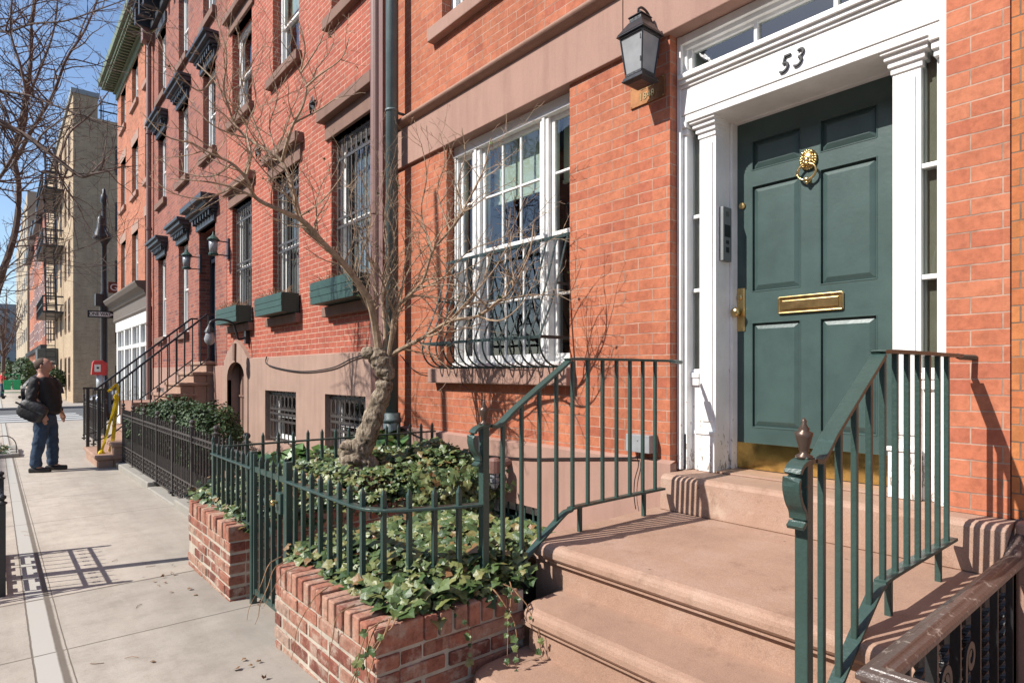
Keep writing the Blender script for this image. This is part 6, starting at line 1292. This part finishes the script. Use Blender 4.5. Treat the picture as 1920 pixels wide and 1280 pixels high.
    for s_ in (1, -1):
        n0 = len(vs); vs += [Q(-.03, s_ * .20, 1.39), Q(-.06, s_ * .27, 1.13), Q(.02, s_ * .285, 1.0), Q(.10, s_ * .28, .90)]; es += [(3, n0), (n0, n0 + 1), (n0 + 1, n0 + 2), (n0 + 2, n0 + 3)]; rs += [.085, .070, .062, .048]
    jk = skin('jacket', vs, es, rs, M[top], t, 3); folds(jk, .045, .10)
    vs = [Q(.0, 0, .93), Q(.0, 0, .86)]; es = [(0, 1)]; rs = [.165, .17]
    for s_ in (1, -1):
        xo = .06 if s_ > 0 else -.05; n0 = len(vs); vs += [Q(.01, s_ * .09, .76), Q(xo * .6 + .015, s_ * .11, .48), Q(xo - .01, s_ * .12, .24), Q(xo - .01, s_ * .12, .06)]; es += [(1, n0)] + [(n0 + i, n0 + i + 1) for i in range(3)]; rs += [.112, .088, .08, .082]
    folds(skin('jeans', vs, es, rs, M[legs], t, 3), .035, .08)
    for s_ in (1, -1):
        xo = .06 if s_ > 0 else -.05; m = MB(); m.prism([Q(xo - .10, s_ * .12 - .045, .0), Q(xo - .10, s_ * .12 + .045, .0), Q(xo + .10, s_ * .12 + .05, .0), Q(xo + .19, s_ * .12 + .035, .0), Q(xo + .19, s_ * .12 - .035, .0), Q(xo + .10, s_ * .12 - .05, .0)], (0, 0, .075 * sc)); m.build('shoe', M['shoe'], t, bevel=.02, seg=3)
    return t, Q
bz = onD(84, 884, 9.35); base = (bz.x, bz.y, gz(bz.y))
fwd = (C * .96 + S * .2, -S * .96 + C * .2, 0)
pt, Q = person('man in black jacket and jeans standing on the sidewalk, head tipped back to look up', base, fwd, .985)
t = thing('shoulder_bag', 'black nylon messenger bag hanging at the back of the standing man', 'bag', Q(-.25, -.2, 1.0))
m = MB(); m.ball((0, 0, 0), (1, 1, 1), 14); f = Vector(fwd).normalized(); l = Vector((-f.y, f.x, 0)); tl = (f * .88 - Vector((0, 0, .47))).normalized(); up2 = l.cross(tl)
def sq(v): return math.copysign(abs(v) ** .6, v)
m.v = [Q(-.03, -.28, .95) + tl * sq(v.x) * .19 + l * sq(v.y) * .08 + up2 * sq(v.z) * .15 for v in m.v]; m.build('bag_body', M['bag'], t, smooth=True)
m = MB(); m.tube(smooth_path([Q(-.15, -.27, 1.10), Q(-.17, -.22, 1.32), Q(-.07, -.02, 1.50), Q(.12, .10, 1.42), Q(.22, .05, 1.2)]), 1, 4, flat=(.025, .004)); m.obox(Q(-.03, -.365, .99), tl * .20, l * .004, up2 * .012); m.build('strap', M['steel'] if False else M['bag'], t)
b2 = onD(4, 744, 41); person('distant pedestrian in a red top at the far left edge', (b2.x, b2.y, -.2), (1, .2, 0), 1.0, 'redcloth', 'jeans', False)

# ================================================================== houses across the street, seen mirrored in the window glass
for k, (a, b, z_, mt) in enumerate(((-8, -1, 10.5, 'farred'), (-.9, 6, 11.5, 'brick3'), (6.1, 13, 10.2, 'farred'), (13.1, 21, 11.8, 'brick4'))):
    t = thing('row_house', ('red house across the street mirrored in the door transom', 'mottled house across the street mirrored in the wide white window', 'red house across the street mirrored in the barred windows', 'orange house across the street mirrored in the far windows')[k], 'house', (-13, a, -.2), 'houses across the street'); m = MB().box(-22, -13, a, b, -.3, z_); m.build('wall', M[mt], t)
    MB().box(-13.1, -12.6, a + .02, b - .02, z_ - .5, z_ + .15).build('roof_cornice', M['cornice'], t)
    f = MB(); g = MB()
    for i in range(3):
        for z in (.8, 4.0, 7.0):
            y = a + .9 + i * 2.1; o = MB().box(-13, -12.95, y, y + 1.05, z, z + 1.9).build('window', M['white2'], t); MB().box(-12.96, -12.94, y + .08, y + .97, z + .08, z + 1.82).build('pane', M['paneflat'], o)
